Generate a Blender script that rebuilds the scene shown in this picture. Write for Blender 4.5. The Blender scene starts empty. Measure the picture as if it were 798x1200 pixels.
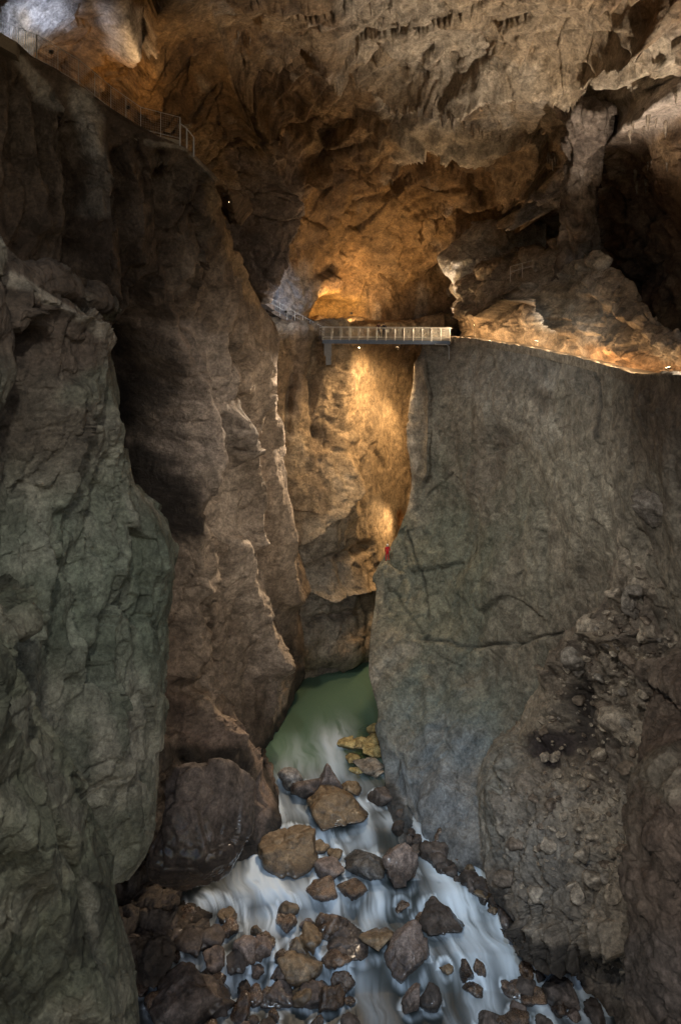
import bpy, bmesh, math, random
import numpy as np
from mathutils import Vector, Matrix

DENS = 1.0            # mesh density of the rock surfaces
F, CX, HY = 900.0, 399.0, 330.0
rng = np.random.default_rng(11)
random.seed(5)
S = bpy.context.scene
COL = S.collection
f4 = np.float32

# ------------------------------------------------------------------ helpers
def P3(px, py, Y):
    """photo pixel + distance -> world point (camera at the origin looking along +Y)"""
    return Vector(((px - CX) / F * Y, Y, -(py - HY) / F * Y))

def tag(o, label=None, cat=None, group=None, kind=None):
    if label: o['label'] = label
    if cat: o['category'] = cat
    if group: o['group'] = group
    if kind: o['kind'] = kind
    return o

def empty(name, loc, rz=0.0):
    o = bpy.data.objects.new(name, None); COL.objects.link(o)
    o.location = loc; o.rotation_euler = (0, 0, rz); o.empty_display_size = 0.3
    return o

def link_mesh(name, me, mat, parent=None):
    o = bpy.data.objects.new(name, me); COL.objects.link(o)
    if mat: me.materials.append(mat)
    if parent: o.parent = parent
    return o

# ------------------------------------------------------------------ noise
TS = 32
TAB = rng.random((TS, TS, TS)).astype(f4)
TABF = TAB.ravel()
JIT = rng.random((TS * TS * TS, 3)).astype(f4)
DIRS = rng.normal(size=(TS * TS * TS, 3)).astype(f4)
DIRS /= np.linalg.norm(DIRS, axis=1, keepdims=True)

def vn(P, seed=0):
    i = np.floor(P); f = (P - i).astype(f4); i = i.astype(np.int32) + np.array([seed * 7, seed * 13, seed * 5], np.int32)
    f = f * f * f * (f * (f * 6 - 15) + 10)
    a = i & 31; b = (i + 1) & 31
    x0, y0, z0 = a[:, 0] * 1024, a[:, 1] * 32, a[:, 2]
    x1, y1, z1 = b[:, 0] * 1024, b[:, 1] * 32, b[:, 2]
    fx, fy, fz = f[:, 0], f[:, 1], f[:, 2]
    c00 = TABF[x0 + y0 + z0] * (1 - fx) + TABF[x1 + y0 + z0] * fx
    c10 = TABF[x0 + y1 + z0] * (1 - fx) + TABF[x1 + y1 + z0] * fx
    c01 = TABF[x0 + y0 + z1] * (1 - fx) + TABF[x1 + y0 + z1] * fx
    c11 = TABF[x0 + y1 + z1] * (1 - fx) + TABF[x1 + y1 + z1] * fx
    c0 = c00 * (1 - fy) + c10 * fy
    c1 = c01 * (1 - fy) + c11 * fy
    return (c0 * (1 - fz) + c1 * fz) * 2 - 1          # -1..1

_a = 0.7
ROT = np.array([[math.cos(_a), -math.sin(_a), 0], [math.sin(_a), math.cos(_a), 0], [0, 0, 1]])
_b = 0.5
ROT = (ROT @ np.array([[1, 0, 0], [0, math.cos(_b), -math.sin(_b)], [0, math.sin(_b), math.cos(_b)]])).astype(f4)

def fbm(P, octv=4, gain=0.5, seed=0, ridged=False, rot=True):
    s = np.zeros(len(P), f4); a = 1.0; t = 0
    for k in range(octv):
        n = vn(P, seed + k * 3)
        if ridged: n = 1 - 2 * np.abs(n)
        s += a * n; t += a; a *= gain
        P = (P @ ROT if rot else P) * 2.03
    return s / t

def facet(P, seed=0, tilt=1.0):
    """3-D Worley cells, each with its own plane: angular broken rock. returns (height, crack)"""
    i0 = np.floor(P - 0.5).astype(np.int32)
    best = np.full(len(P), 9e9, f4); sec = best.copy()
    bid = np.zeros(len(P), np.int32); bd = np.zeros((len(P), 3), f4)
    for dx in (0, 1):
        for dy in (0, 1):
            for dz in (0, 1):
                c = i0 + np.array([dx, dy, dz], np.int32)
                h = ((c[:, 0] + seed * 7) & 31) * 1024 + ((c[:, 1] + seed * 3) & 31) * 32 + ((c[:, 2] + seed) & 31)
                d = P - (c + 0.12 + 0.76 * JIT[h]); d = d.astype(f4)
                r = (d * d).sum(1)
                m = r < best
                sec = np.where(m, best, np.minimum(sec, r))
                bid = np.where(m, h, bid); bd[m] = d[m]
                best = np.where(m, r, best)
    hgt = (TABF[bid] * 2 - 1) * 0.6 + tilt * (DIRS[bid] * bd).sum(1)
    crack = np.sqrt(sec) - np.sqrt(best)
    return hgt, crack

def seg_dist(X, Y, pl):
    """distance to polyline, plus signed side (+ = left of travel) and param 0..1"""
    D = np.full(X.shape, 1e9, f4); Sd = np.zeros(X.shape, f4); T = np.zeros(X.shape, f4)
    L = [math.hypot(pl[k + 1][0] - pl[k][0], pl[k + 1][1] - pl[k][1]) for k in range(len(pl) - 1)]
    tot = sum(L) or 1; acc = 0
    for k in range(len(pl) - 1):
        ax, ay = pl[k]; bx, by = pl[k + 1]; vx, vy = bx - ax, by - ay; l2 = vx * vx + vy * vy + 1e-9
        t = np.clip(((X - ax) * vx + (Y - ay) * vy) / l2, 0, 1)
        ex = X - ax - t * vx; ey = Y - ay - t * vy
        d = np.sqrt(ex * ex + ey * ey); m = d < D
        D = np.where(m, d, D); Sd = np.where(m, np.sign(vx * ey - vy * ex), Sd)
        T = np.where(m, (acc + t * L[k]) / tot, T); acc += L[k]
    return D, Sd, T

def sm(a, b, x):
    t = np.clip((x - a) / (b - a + 1e-9), 0, 1); return t * t * (3 - 2 * t)

# ------------------------------------------------------------------ rock masses
def catmull(A, n, axis):
    A = np.moveaxis(np.asarray(A, float), axis, 0)
    m = A.shape[0]
    t = np.linspace(0, m - 1, n); i = np.clip(np.floor(t).astype(int), 0, m - 2); u = (t - i)
    u = u.reshape((-1,) + (1,) * (A.ndim - 1))
    g = lambda k: A[np.clip(k, 0, m - 1)]
    p0, p1, p2, p3 = g(i - 1), g(i), g(i + 1), g(i + 2)
    r = 0.5 * ((2 * p1) + (-p0 + p2) * u + (2 * p0 - 5 * p1 + 4 * p2 - p3) * u ** 2 + (-p0 + 3 * p1 - 3 * p2 + p3) * u ** 3)
    lin = p1 * (1 - u) + p2 * u
    return np.moveaxis(0.55 * r + 0.45 * lin, 0, axis)

def resample_weights(G, axis, step):
    """vertex count along an axis so that cells measure about `step` photo pixels, in-frame spans only"""
    d = np.diff(G[..., :2], axis=axis); l = np.sqrt((d ** 2).sum(-1))
    l = np.minimum(l, 130)
    per = l.max(axis=1 - axis)
    return per

def dense(G, axis, step, cap=900):
    per = resample_weights(G, axis, step)
    per = np.maximum(per, 12)
    # spans outside the frame are sampled coarsely
    c = 0.5 * (np.take(G, range(G.shape[axis] - 1), axis) + np.take(G, range(1, G.shape[axis]), axis))
    inside = (c[..., 0] > -40) & (c[..., 0] < 840) & (c[..., 1] > -40) & (c[..., 1] < 1240)
    anyin = inside.any(axis=1 - axis)
    n = np.where(anyin, np.ceil(per / step), np.ceil(per / (step * 4))).astype(int)
    ts = np.concatenate([k + np.arange(n[k]) / n[k] for k in range(len(n))] + [[len(n)]])
    return ts

def catmull_t(A, ts, axis):
    A = np.moveaxis(np.asarray(A, float), axis, 0); m = A.shape[0]
    i = np.clip(np.floor(ts).astype(int), 0, m - 2); u = (ts - i).reshape((-1,) + (1,) * (A.ndim - 1))
    g = lambda k: A[np.clip(k, 0, m - 1)]
    p0, p1, p2, p3 = g(i - 1), g(i), g(i + 1), g(i + 2)
    r = 0.5 * ((2 * p1) + (-p0 + p2) * u + (2 * p0 - 5 * p1 + 4 * p2 - p3) * u ** 2 + (-p0 + 3 * p1 - 3 * p2 + p3) * u ** 3)
    lin = p1 * (1 - u) + p2 * u
    return np.moveaxis(0.5 * r + 0.5 * lin, 0, axis)

def back(p, dY, dx=0.0, dz=0.0):
    """the same point pushed deeper (and by dx, dz metres sideways/upwards), as pixel+distance"""
    px, py, Y = p
    x = (px - CX) / F * Y + dx; z = -(py - HY) / F * Y + dz; Y2 = Y + dY
    return (CX + x * F / Y2, HY - z * F / Y2, Y2)

def c3(c): return np.array(c, f4)

MASS = {}
def rock(name, grid, layers, paint, relief=(), step=1.45, flip=False, mat=None, warp=0.0, mlab=None, damp=()):
    G = np.array(grid, float)
    tv = dense(G, 0, step / DENS); tu = dense(G, 1, step / DENS)
    g = catmull_t(catmull_t(G, tv, 0), tu, 1)
    nv, nu = g.shape[:2]
    PX, PY, YY = g[..., 0], g[..., 1], g[..., 2]
    W = np.stack([(PX - CX) / F * YY, YY, -(PY - HY) / F * YY], -1)
    # normals of the smooth form
    du = np.gradient(W, axis=1); dv = np.gradient(W, axis=0)
    N = np.cross(du, dv); N /= (np.linalg.norm(N, axis=-1, keepdims=True) + 1e-9)
    # towards the camera in the middle of the mass
    mid = N[nv // 2, nu // 2] @ W[nv // 2, nu // 2]
    if mid > 0: N = -N
    shp = (nv, nu)
    Pw = W.reshape(-1, 3).astype(f4)
    px = PX.ravel().astype(f4); py = PY.ravel().astype(f4)
    wx = fbm(Pw * 0.22, 3, seed=40) ; wy = fbm(Pw * 0.22 + 9, 3, seed=41)
    sc = (F / Pw[:, 1]).astype(f4)
    wpx = px + wx * 0.5 * sc + vn(Pw * 1.3, 3) * 0.07 * sc; wpy = py + wy * 0.5 * sc + vn(Pw * 1.3, 4) * 0.07 * sc
    disp = np.zeros(len(Pw), f4)
    for r in relief:
        kind, pl, w, amt = r[:4]
        if kind == 'blob':
            (bx, by), (rx, ry) = pl, w
            q = ((wpx - bx) / rx) ** 2 + ((wpy - by) / ry) ** 2
            p = r[4] if len(r) > 4 else 1.0
            disp += amt * np.exp(-q ** p)
            continue
        D, Sd, T = seg_dist(wpx, wpy, pl)
        if kind == 'ridge': disp += amt * np.exp(-(D / w) ** 2)
        elif kind == 'rib': disp += amt * np.clip(1 - D / w, 0, 1)
        elif kind == 'crack': disp -= amt * np.exp(-(D / w) ** 2) * (0.55 + 0.45 * vn(Pw * 0.9, 8))
        elif kind == 'step':     # positive side raised, fades with distance w
            disp += amt * Sd * np.exp(-D / w)
        elif kind == 'side':     # only left/right side (sign of amt picks) falls off from edge: overhanging lip
            s = 1 if amt > 0 else -1
            disp += abs(amt) * np.where(Sd * s > 0, np.exp(-(D / w)), 0)
    Pd = Pw + (np.stack([wx, wy, fbm(Pw * 0.22 + 21, 3, seed=42)], -1) * warp if warp else 0)
    Pd = Pd.astype(f4)
    crackmask = np.zeros(len(Pw), f4)
    rel = disp; disp = np.zeros(len(Pw), f4)
    for L in layers:
        k = L[0]; s = np.array(L[1], f4); a = L[2]
        if k == 'fbm': disp += a * fbm(Pd * s, L[3] if len(L) > 3 else 4, seed=L[4] if len(L) > 4 else 1)
        elif k == 'ridge': disp += a * fbm(Pd * s, L[3], seed=L[4], ridged=True, rot=False)
        elif k == 'facet':
            h, cr = facet(Pd * s, L[3] if len(L) > 3 else 2)
            amod = 1 if len(L) < 6 else sm(-0.35, 0.3, vn(Pw * L[5], 15))
            disp += a * h * amod
            ck = 1 - sm(0.0, 0.16, cr)
            disp -= a * 0.14 * ck * amod; crackmask = np.maximum(crackmask, ck * min(1, a))
        elif k == 'rfacet':      # cells drawn out along the bedding direction
            B = np.array([[0.64, -0.74, 0.22], [0.70, 0.65, -0.30], [0.08, 0.35, 0.93]], f4)
            h, cr = facet((Pd @ B.T) * s, L[3]); amod = sm(-0.4, 0.3, vn(Pw * 0.13, L[3]))
            disp += a * (h - 0.3 * (1 - sm(0.0, 0.14, cr))) * amod
        elif k == 'strata':
            n = np.array(L[4], f4); n /= np.linalg.norm(n)
            t = (Pd @ n) / L[3] + 0.9 * fbm(Pw * 0.12, 3, seed=30) + 0.15 * fbm(Pw * 0.8, 2, seed=31)
            fr = t - np.floor(t); rr = TABF[(np.floor(t).astype(np.int32) * 37) & 32767]
            saw = np.where(fr < 0.86, fr / 0.86, (1 - fr) / 0.14)
            disp += a * (saw - 0.5) * (0.3 + 0.9 * rr) * sm(-0.5, 0.4, vn(Pw * 0.16, 33))
    for pl, w, k in damp:
        D, _, _ = seg_dist(px, py, pl)
        disp *= k + (1 - k) * sm(0, w, D)
    disp = disp + rel
    # calm the displacement where the sheet runs out of the picture behind another one
    W2 = W + N * disp.reshape(shp)[..., None]
    # ------------- albedo: iron stain, calcite, silt, algae, plus shade and highlights painted into some spots
    base, lo, hi = [c3(c) for c in paint['base']]
    n1 = fbm(Pw * paint.get('s1', 0.18), 4, seed=50)[:, None]; n2 = fbm(Pw * 0.9 + 5, 4, seed=55)[:, None]
    colr = base + (hi - base) * np.clip(n1 * 1.6 + 0.5 * n2, 0, 1) + (lo - base) * np.clip(-n1 * 1.6 - 0.5 * n2, 0, 1)
    for st in paint.get('streak', ()):     # vertical seepage streaks
        c, s, thr, k = st
        v = fbm(Pw * np.array([s, s, s * 0.09], f4), 3, seed=60 + int(thr * 10))[:, None]
        colr = colr + (c3(c) - colr) * (sm(thr, thr + 0.35, v) * k)
    for p in paint.get('spots', ()):
        kind, pl, w, c, k = p[:5]
        if kind == 'blob':
            (bx, by), (rx, ry) = pl, w
            q = np.sqrt(((wpx - bx) / rx) ** 2 + ((wpy - by) / ry) ** 2)
            m = 1 - (sm(0.25, 1.35, q + 0.7 * fbm(Pw * np.array([0.35, 0.35, 0.15], f4), 5, seed=70)) if rx > 65 else sm(0.55, 1.2, q + 0.4 * fbm(Pw * 0.5, 4, seed=70)))
        elif kind == 'below':
            m = sm(w[0], w[1], wpy + 30 * fbm(Pw * 0.2, 4, seed=71))
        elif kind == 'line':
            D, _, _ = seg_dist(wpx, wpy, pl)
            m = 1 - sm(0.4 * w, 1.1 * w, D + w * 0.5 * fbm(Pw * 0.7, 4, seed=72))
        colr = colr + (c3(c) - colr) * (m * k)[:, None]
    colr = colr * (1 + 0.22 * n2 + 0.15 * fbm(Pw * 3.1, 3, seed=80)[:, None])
    colr = np.clip(colr, 0.01, 0.75)
    me = bpy.data.meshes.new(name)
    co = W2.reshape(-1, 3).astype(f4)
    idx = np.arange(nv * nu).reshape(nv, nu)
    q = np.stack([idx[:-1, :-1], idx[:-1, 1:], idx[1:, 1:], idx[1:, :-1]], -1).reshape(-1, 4)
    # orientation: make face normals agree with N
    if mid > 0: q = q[:, ::-1]
    me.vertices.add(len(co)); me.vertices.foreach_set('co', co.ravel())
    me.loops.add(q.size); me.loops.foreach_set('vertex_index', q.ravel().astype(np.int32))
    me.polygons.add(len(q)); me.polygons.foreach_set('loop_start', (np.arange(len(q)) * 4).astype(np.int32))
    me.update(calc_edges=True)
    me.polygons.foreach_set('use_smooth', np.ones(len(q), bool))
    at = me.color_attributes.new('stone', 'FLOAT_COLOR', 'POINT')
    at.data.foreach_set('color', np.concatenate([colr, np.ones((len(colr), 1))], 1).astype(f4).ravel())
    me.update()
    o = link_mesh(name, me, mat or M_ROCK)
    o['kind'] = 'structure'
    MASS[name if mlab is None else mlab] = (o, W2, PX, PY, nv, nu)
    return o

# ------------------------------------------------------------------ materials
def newmat(name):
    m = bpy.data.materials.new(name); m.use_nodes = True
    nt = m.node_tree; b = nt.nodes['Principled BSDF']
    return m, nt, b

def rock_material(name, attr=True, col=(0.2, 0.17, 0.14), rough=0.85, bump=0.25, wet=0.0, scale=1.0, tone2=None, obj=False):
    m, nt, b = newmat(name); N = nt.nodes; L = nt.links
    tc = N.new('ShaderNodeTexCoord')
    co = tc.outputs['Object']
    def noise(s, d=6, r=0.6, dist=0.0):
        n = N.new('ShaderNodeTexNoise'); n.inputs['Scale'].default_value = s * scale; n.inputs['Detail'].default_value = d
        n.inputs['Roughness'].default_value = r; n.inputs['Distortion'].default_value = dist; L.new(co, n.inputs['Vector']); return n
    def math_(op, a, bb=None, v=None):
        n = N.new('ShaderNodeMath'); n.operation = op
        L.new(a, n.inputs[0])
        if bb is not None: L.new(bb, n.inputs[1])
        if v is not None: n.inputs[1].default_value = v
        return n.outputs[0]
    if attr:
        a = N.new('ShaderNodeAttribute'); a.attribute_name = 'stone'; base = a.outputs['Color']
    else:
        n = noise(0.9, 5, 0.65); r = N.new('ShaderNodeValToRGB'); L.new(n.outputs['Fac'], r.inputs[0])
        t2 = tone2 or tuple(c * 0.5 for c in col)
        r.color_ramp.elements[0].position = 0.35; r.color_ramp.elements[0].color = (*t2, 1)
        r.color_ramp.elements[1].position = 0.62; r.color_ramp.elements[1].color = (*col, 1)
        base = r.outputs[0]
        if obj:
            oi = N.new('ShaderNodeObjectInfo'); hs = N.new('ShaderNodeHueSaturation')
            mr = N.new('ShaderNodeMapRange'); mr.inputs['To Min'].default_value = 0.6; mr.inputs['To Max'].default_value = 1.3
            L.new(oi.outputs['Random'], mr.inputs[0]); L.new(mr.outputs[0], hs.inputs['Value']); L.new(base, hs.inputs['Color']); base = hs.outputs[0]
    nf = noise(5.0, 8, 0.7)
    ng = noise(22.0, 5, 0.7)
    mr = N.new('ShaderNodeMapRange'); mr.inputs['From Min'].default_value = 0.3; mr.inputs['From Max'].default_value = 0.7
    mr.inputs['To Min'].default_value = 0.55; mr.inputs['To Max'].default_value = 1.45
    L.new(nf.outputs['Fac'], mr.inputs[0])
    nb = noise(1.1, 9, 0.72, 0.6); mb = N.new('ShaderNodeMapRange'); mb.inputs['From Min'].default_value = 0.36; mb.inputs['From Max'].default_value = 0.62
    mb.inputs['To Min'].default_value = 0.55; mb.inputs['To Max'].default_value = 1.4; L.new(nb.outputs['Fac'], mb.inputs[0])
    mm = N.new('ShaderNodeMath'); mm.operation = 'MULTIPLY'; L.new(mr.outputs[0], mm.inputs[0]); L.new(mb.outputs[0], mm.inputs[1])
    mr = mm
    mx = N.new('ShaderNodeMixRGB'); mx.blend_type = 'MULTIPLY'; mx.inputs[0].default_value = 1
    L.new(base, mx.inputs[1]); L.new(mr.outputs[0], mx.inputs[2])
    L.new(mx.outputs[0], b.inputs['Base Color'])
    # height for the bump: broad lumps, pits and thin cracks
    n1 = noise(1.6, 9, 0.68, 0.4)
    v = N.new('ShaderNodeTexVoronoi'); v.feature = 'DISTANCE_TO_EDGE'; v.inputs['Scale'].default_value = 1.1 * scale
    wn = noise(1.2, 4, 0.6)
    av = N.new('ShaderNodeVectorMath'); av.operation = 'MULTIPLY_ADD'
    L.new(wn.outputs['Color'], av.inputs[0]); av.inputs[1].default_value = (1.4, 1.4, 1.4); L.new(co, av.inputs[2]); L.new(av.outputs[0], v.inputs['Vector'])
    cr = N.new('ShaderNodeMapRange'); cr.inputs['From Max'].default_value = 0.06; L.new(v.outputs['Distance'], cr.inputs[0])
    h = math_('ADD', n1.outputs['Fac'], math_('MULTIPLY', cr.outputs[0], v=0.035))
    h = math_('ADD', h, math_('MULTIPLY', ng.outputs['Fac'], v=0.16))
    bp = N.new('ShaderNodeBump'); bp.inputs['Strength'].default_value = 0.85; bp.inputs['Distance'].default_value = bump
    L.new(h, bp.inputs['Height']); L.new(bp.outputs[0], b.inputs['Normal'])
    if obj:   # stones standing in the river: soaked and dark up to the splash line
        sp_ = N.new('ShaderNodeSeparateXYZ'); L.new(tc.outputs['Generated'], sp_.inputs[0])
        nw = noise(3.0, 4, 0.6)
        wz = math_('ADD', sp_.outputs['Z'], math_('MULTIPLY', nw.outputs['Fac'], v=0.5))
        wr = N.new('ShaderNodeMapRange'); wr.inputs['From Min'].default_value = 0.72; wr.inputs['From Max'].default_value = 1.0; wr.inputs['To Min'].default_value = 1; wr.inputs['To Max'].default_value = 0
        L.new(wz, wr.inputs[0]); wetf = wr.outputs[0]
        dk = N.new('ShaderNodeMixRGB'); dk.blend_type = 'MULTIPLY'; L.new(wetf, dk.inputs[0]); L.new(mx.outputs[0], dk.inputs[1]); dk.inputs[2].default_value = (0.36, 0.33, 0.30, 1)
        L.new(dk.outputs[0], b.inputs['Base Color'])
        b.inputs['Coat Roughness'].default_value = 0.18; L.new(wetf, b.inputs['Coat Weight'])
    rr = N.new('ShaderNodeMapRange'); rr.inputs['To Min'].default_value = rough - 0.25 - wet * 0.2; rr.inputs['To Max'].default_value = rough + 0.1 - wet * 0.3
    L.new(nf.outputs['Fac'], rr.inputs[0]); L.new(rr.outputs[0], b.inputs['Roughness'])
    b.inputs['Specular IOR Level'].default_value = 0.35 + 0.3 * wet
    return m

def plain(name, col, rough=0.5, metal=0.0, emit=None, es=0.0, var=0.12):
    m, nt, b = newmat(name); N = nt.nodes; L = nt.links
    tc = N.new('ShaderNodeTexCoord'); n = N.new('ShaderNodeTexNoise'); n.inputs['Scale'].default_value = 7; n.inputs['Detail'].default_value = 6
    L.new(tc.outputs['Object'], n.inputs['Vector'])
    r = N.new('ShaderNodeValToRGB'); L.new(n.outputs['Fac'], r.inputs[0])
    r.color_ramp.elements[0].position = 0.3; r.color_ramp.elements[1].position = 0.7
    r.color_ramp.elements[0].color = (*[max(0, c * (1 - var * 2)) for c in col], 1); r.color_ramp.elements[1].color = (*col, 1)
    L.new(r.outputs[0], b.inputs['Base Color'])
    b.inputs['Roughness'].default_value = rough; b.inputs['Metallic'].default_value = metal
    if emit:
        b.inputs['Emission Color'].default_value = (*emit, 1); b.inputs['Emission Strength'].default_value = es
    return m

M_ROCK = rock_material('limestone', bump=0.42)
M_ROCK_NEAR = rock_material('limestone_near', bump=0.24, scale=1.6)
M_STEEL = plain('galvanised_steel', (0.42, 0.44, 0.47), 0.45, 0.7)
M_BLUE = plain('blue_grey_steel', (0.12, 0.16, 0.24), 0.5, 0.3)
M_CONC = plain('concrete', (0.34, 0.33, 0.31), 0.9)
M_PATH = plain('path_concrete', (0.30, 0.25, 0.19), 0.9)

# ------------------------------------------------------------------ CONTROL GRIDS
BROWN = ((0.20, 0.145, 0.095), (0.11, 0.075, 0.05), (0.32, 0.25, 0.18))

# ---- roof and back wall of the chamber
gc = [-350, -50, 120, 240, 330, 420, 520, 620, 700, 790, 950, 1200]
def wide(k): return [CX + (p - CX) * k for p in gc]
GY = [(-1500, wide(3.2), [9] * 12),
      (-420, wide(1.8), [16, 18, 20, 20, 20, 20, 20, 20, 20, 19, 18, 16]),
      (-160, wide(1.2), [24, 30, 34, 37, 38, 38, 38, 38, 37, 35, 30, 24]),
      (-10, gc, [30, 42, 50, 55, 58, 58, 56, 54, 52, 48, 38, 28]),
      (70, gc, [34, 48, 58, 66, 70, 72, 68, 62, 60, 54, 42, 30]),
      (140, gc, [36, 52, 64, 74, 80, 80, 78, 73, 67, 58, 44, 31]),
      (210, gc, [38, 56, 70, 79, 85, 91, 92, 86, 73, 60, 45, 32]),
      (290, gc, [40, 58, 74, 83, 87, 96, 99, 96, 80, 62, 46, 33]),
      (370, gc, [40, 60, 78, 86, 90, 99, 104, 100, 84, 64, 48, 34]),
      (470, gc, [41, 61, 79, 88, 92, 101, 106, 102, 86, 66, 49, 35]),
      (620, gc, [41, 61, 79, 88, 94, 103, 108, 104, 88, 67, 49, 35])]
ggrid = [[(x, py, y) for x, y in zip(xs, ys)] for py, xs, ys in GY]
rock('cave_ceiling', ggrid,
     [('fbm', (0.07, 0.07, 0.07), 2.6, 5, 1), ('strata', (1, 1, 1), 2.0, 8.0, (0.75, 0.6, -0.25)), ('strata', (1, 1, 1), 0.5, 1.9, (0.7, 0.62, -0.3)),
      ('facet', (0.1, 0.1, 0.14), 1.3, 3), ('rfacet', (0.10, 0.42, 0.3), 0.7, 5), ('rfacet', (0.3, 1.1, 0.8), 0.26, 6), ('rfacet', (0.9, 2.4, 2.0), 0.10, 9)],
     dict(base=((0.185, 0.12, 0.068), (0.075, 0.047, 0.028), (0.32, 0.23, 0.14)),
          streak=[((0.09, 0.065, 0.05), 0.5, 0.12, 0.6), ((0.42, 0.38, 0.33), 0.45, 0.28, 0.5)],
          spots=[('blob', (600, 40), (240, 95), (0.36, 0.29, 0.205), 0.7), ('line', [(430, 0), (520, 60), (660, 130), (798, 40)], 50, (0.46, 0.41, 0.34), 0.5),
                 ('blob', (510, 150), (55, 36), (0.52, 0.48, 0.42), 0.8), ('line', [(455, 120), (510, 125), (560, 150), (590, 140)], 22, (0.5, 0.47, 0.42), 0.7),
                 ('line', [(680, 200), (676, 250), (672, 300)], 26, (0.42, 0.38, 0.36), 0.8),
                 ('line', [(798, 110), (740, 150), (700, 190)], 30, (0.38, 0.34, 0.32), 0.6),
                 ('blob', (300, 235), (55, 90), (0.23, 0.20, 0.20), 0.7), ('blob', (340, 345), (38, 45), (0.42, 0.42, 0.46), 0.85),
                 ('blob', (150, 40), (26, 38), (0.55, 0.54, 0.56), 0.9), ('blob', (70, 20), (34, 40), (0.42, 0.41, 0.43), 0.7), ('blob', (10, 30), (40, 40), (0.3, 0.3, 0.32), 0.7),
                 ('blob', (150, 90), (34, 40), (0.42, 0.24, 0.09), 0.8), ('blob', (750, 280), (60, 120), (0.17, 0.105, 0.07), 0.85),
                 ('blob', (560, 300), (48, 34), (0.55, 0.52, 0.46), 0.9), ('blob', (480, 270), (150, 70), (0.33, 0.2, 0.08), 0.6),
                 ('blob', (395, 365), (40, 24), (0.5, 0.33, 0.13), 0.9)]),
     relief=[('ridge', [(798, 100), (740, 140), (700, 180)], 12, 1.8), ('crack', [(708, 300), (735, 350), (798, 410)], 8, 2.2),
             ('side', [(440, 190), (480, 165), (520, 150), (570, 160), (620, 200), (655, 225)], 30, -4.5),
             ('side', [(520, 300), (545, 275), (600, 262), (655, 240)], 22, -4.0), ('blob', (545, 310), (26, 22), -5.0),
             ('blob', (660, 275), (10, 24), -8.0, 2.0), ('blob', (397, 378), (26, 24), -7.0, 2.0),
             ('side', [(270, 90), (290, 170), (330, 250), (300, 330)], 30, 3.0), ('blob', (150, 50), (17, 34), 2.6), ('ridge', [(300, 150), (310, 230), (300, 320)], 26, 3.0),
             ('blob', (345, 350), (26, 26), 3.2), ('side', [(380, 60), (470, 100), (560, 90), (680, 70), (798, 10)], 26, -3.2),
             ('crack', [(560, 108), (620, 90), (690, 96)], 7, 2.6), ('crack', [(700, 110), (740, 92), (790, 84)], 6, 3.0),
             ('ridge', [(262, 60), (285, 110), (300, 130)], 9, 1.8), ('crack', [(700, 190), (720, 260), (760, 330)], 8, 1.2)],
     warp=0.9, damp=[([(-50, 470), (330, 400), (430, 380), (540, 360)], 30, 0.4)])

# ---- flowstone column hanging at the right
pr_ = [(130, 668, 716, 62), (165, 664, 708, 63.5), (200, 663, 700, 65), (240, 664, 694, 66), (275, 662, 692, 67), (300, 658, 696, 68), (330, 650, 704, 69)]
prow = []
for py_, xa, xb, Y_ in pr_:
    w_ = xb - xa
    prow.append([back((xa, py_, Y_), 9, 4.4), back((xa, py_, Y_), 2, 1.1), (xa, py_, Y_), (xa + w_ * .25, py_, Y_ - 1.3), (xa + w_ * .5, py_, Y_ - 1.9), (xa + w_ * .78, py_, Y_ - 1.2), (xb, py_, Y_ + .4), back((xb, py_, Y_ + .4), 3, .6), back((xb, py_, Y_), 9, 3)])
prow = [[back(p, 8, 0, 3) for p in prow[0]]] + prow
rock('flowstone_column', prow,
     [('ridge', (0.9, 0.9, 0.12), 0.6, 4, 12), ('fbm', (0.4, 0.4, 0.25), 0.45, 4, 15), ('facet', (0.9, 0.9, 0.6), 0.35, 25)],
     dict(base=((0.20, 0.165, 0.14), (0.075, 0.055, 0.045), (0.34, 0.30, 0.28)), s1=0.6), warp=0.5)

# ---- pale flowstone lip left of the hump
ar_ = [(262, 556, 640), (280, 540, 640), (300, 514, 640), (318, 520, 640), (335, 532, 640), (360, 540, 640), (395, 541, 640)]
arow = []
for k_, (py_, xa, xb) in enumerate(ar_):
    Y_ = 93.0 - 0.9 * k_ * (1 if k_ > 2 else 0) * 0.6
    arow.append([back((xa, py_, Y_), 9, 4.0), back((xa, py_, Y_), 2, 0.8), (xa, py_, Y_), (xa + 16, py_, Y_ - 1.6), (xa + 45, py_, Y_ - 2.6), (xb, py_, Y_ - 3.5)])
arow = [[back(p, 9, 0, 0.5) for p in arow[0]], [back(p, 2.5, 0, 0.3) for p in arow[0]]] + arow
rock('flowstone_lip', arow, [('fbm', (0.2, 0.2, 0.2), 0.8, 5, 18), ('facet', (0.35, 0.35, 0.45), 0.45, 23), ('ridge', (0.9, 0.9, 0.25), 0.2, 3, 28)],
     dict(base=((0.46, 0.43, 0.38), (0.28, 0.24, 0.20), (0.6, 0.57, 0.52)), spots=[('blob', (610, 300), (40, 60), (0.24, 0.18, 0.12), 0.7)]), warp=0.4, damp=[([(a[1], a[0]) for a in ar_], 20, 0.4)])

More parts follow.
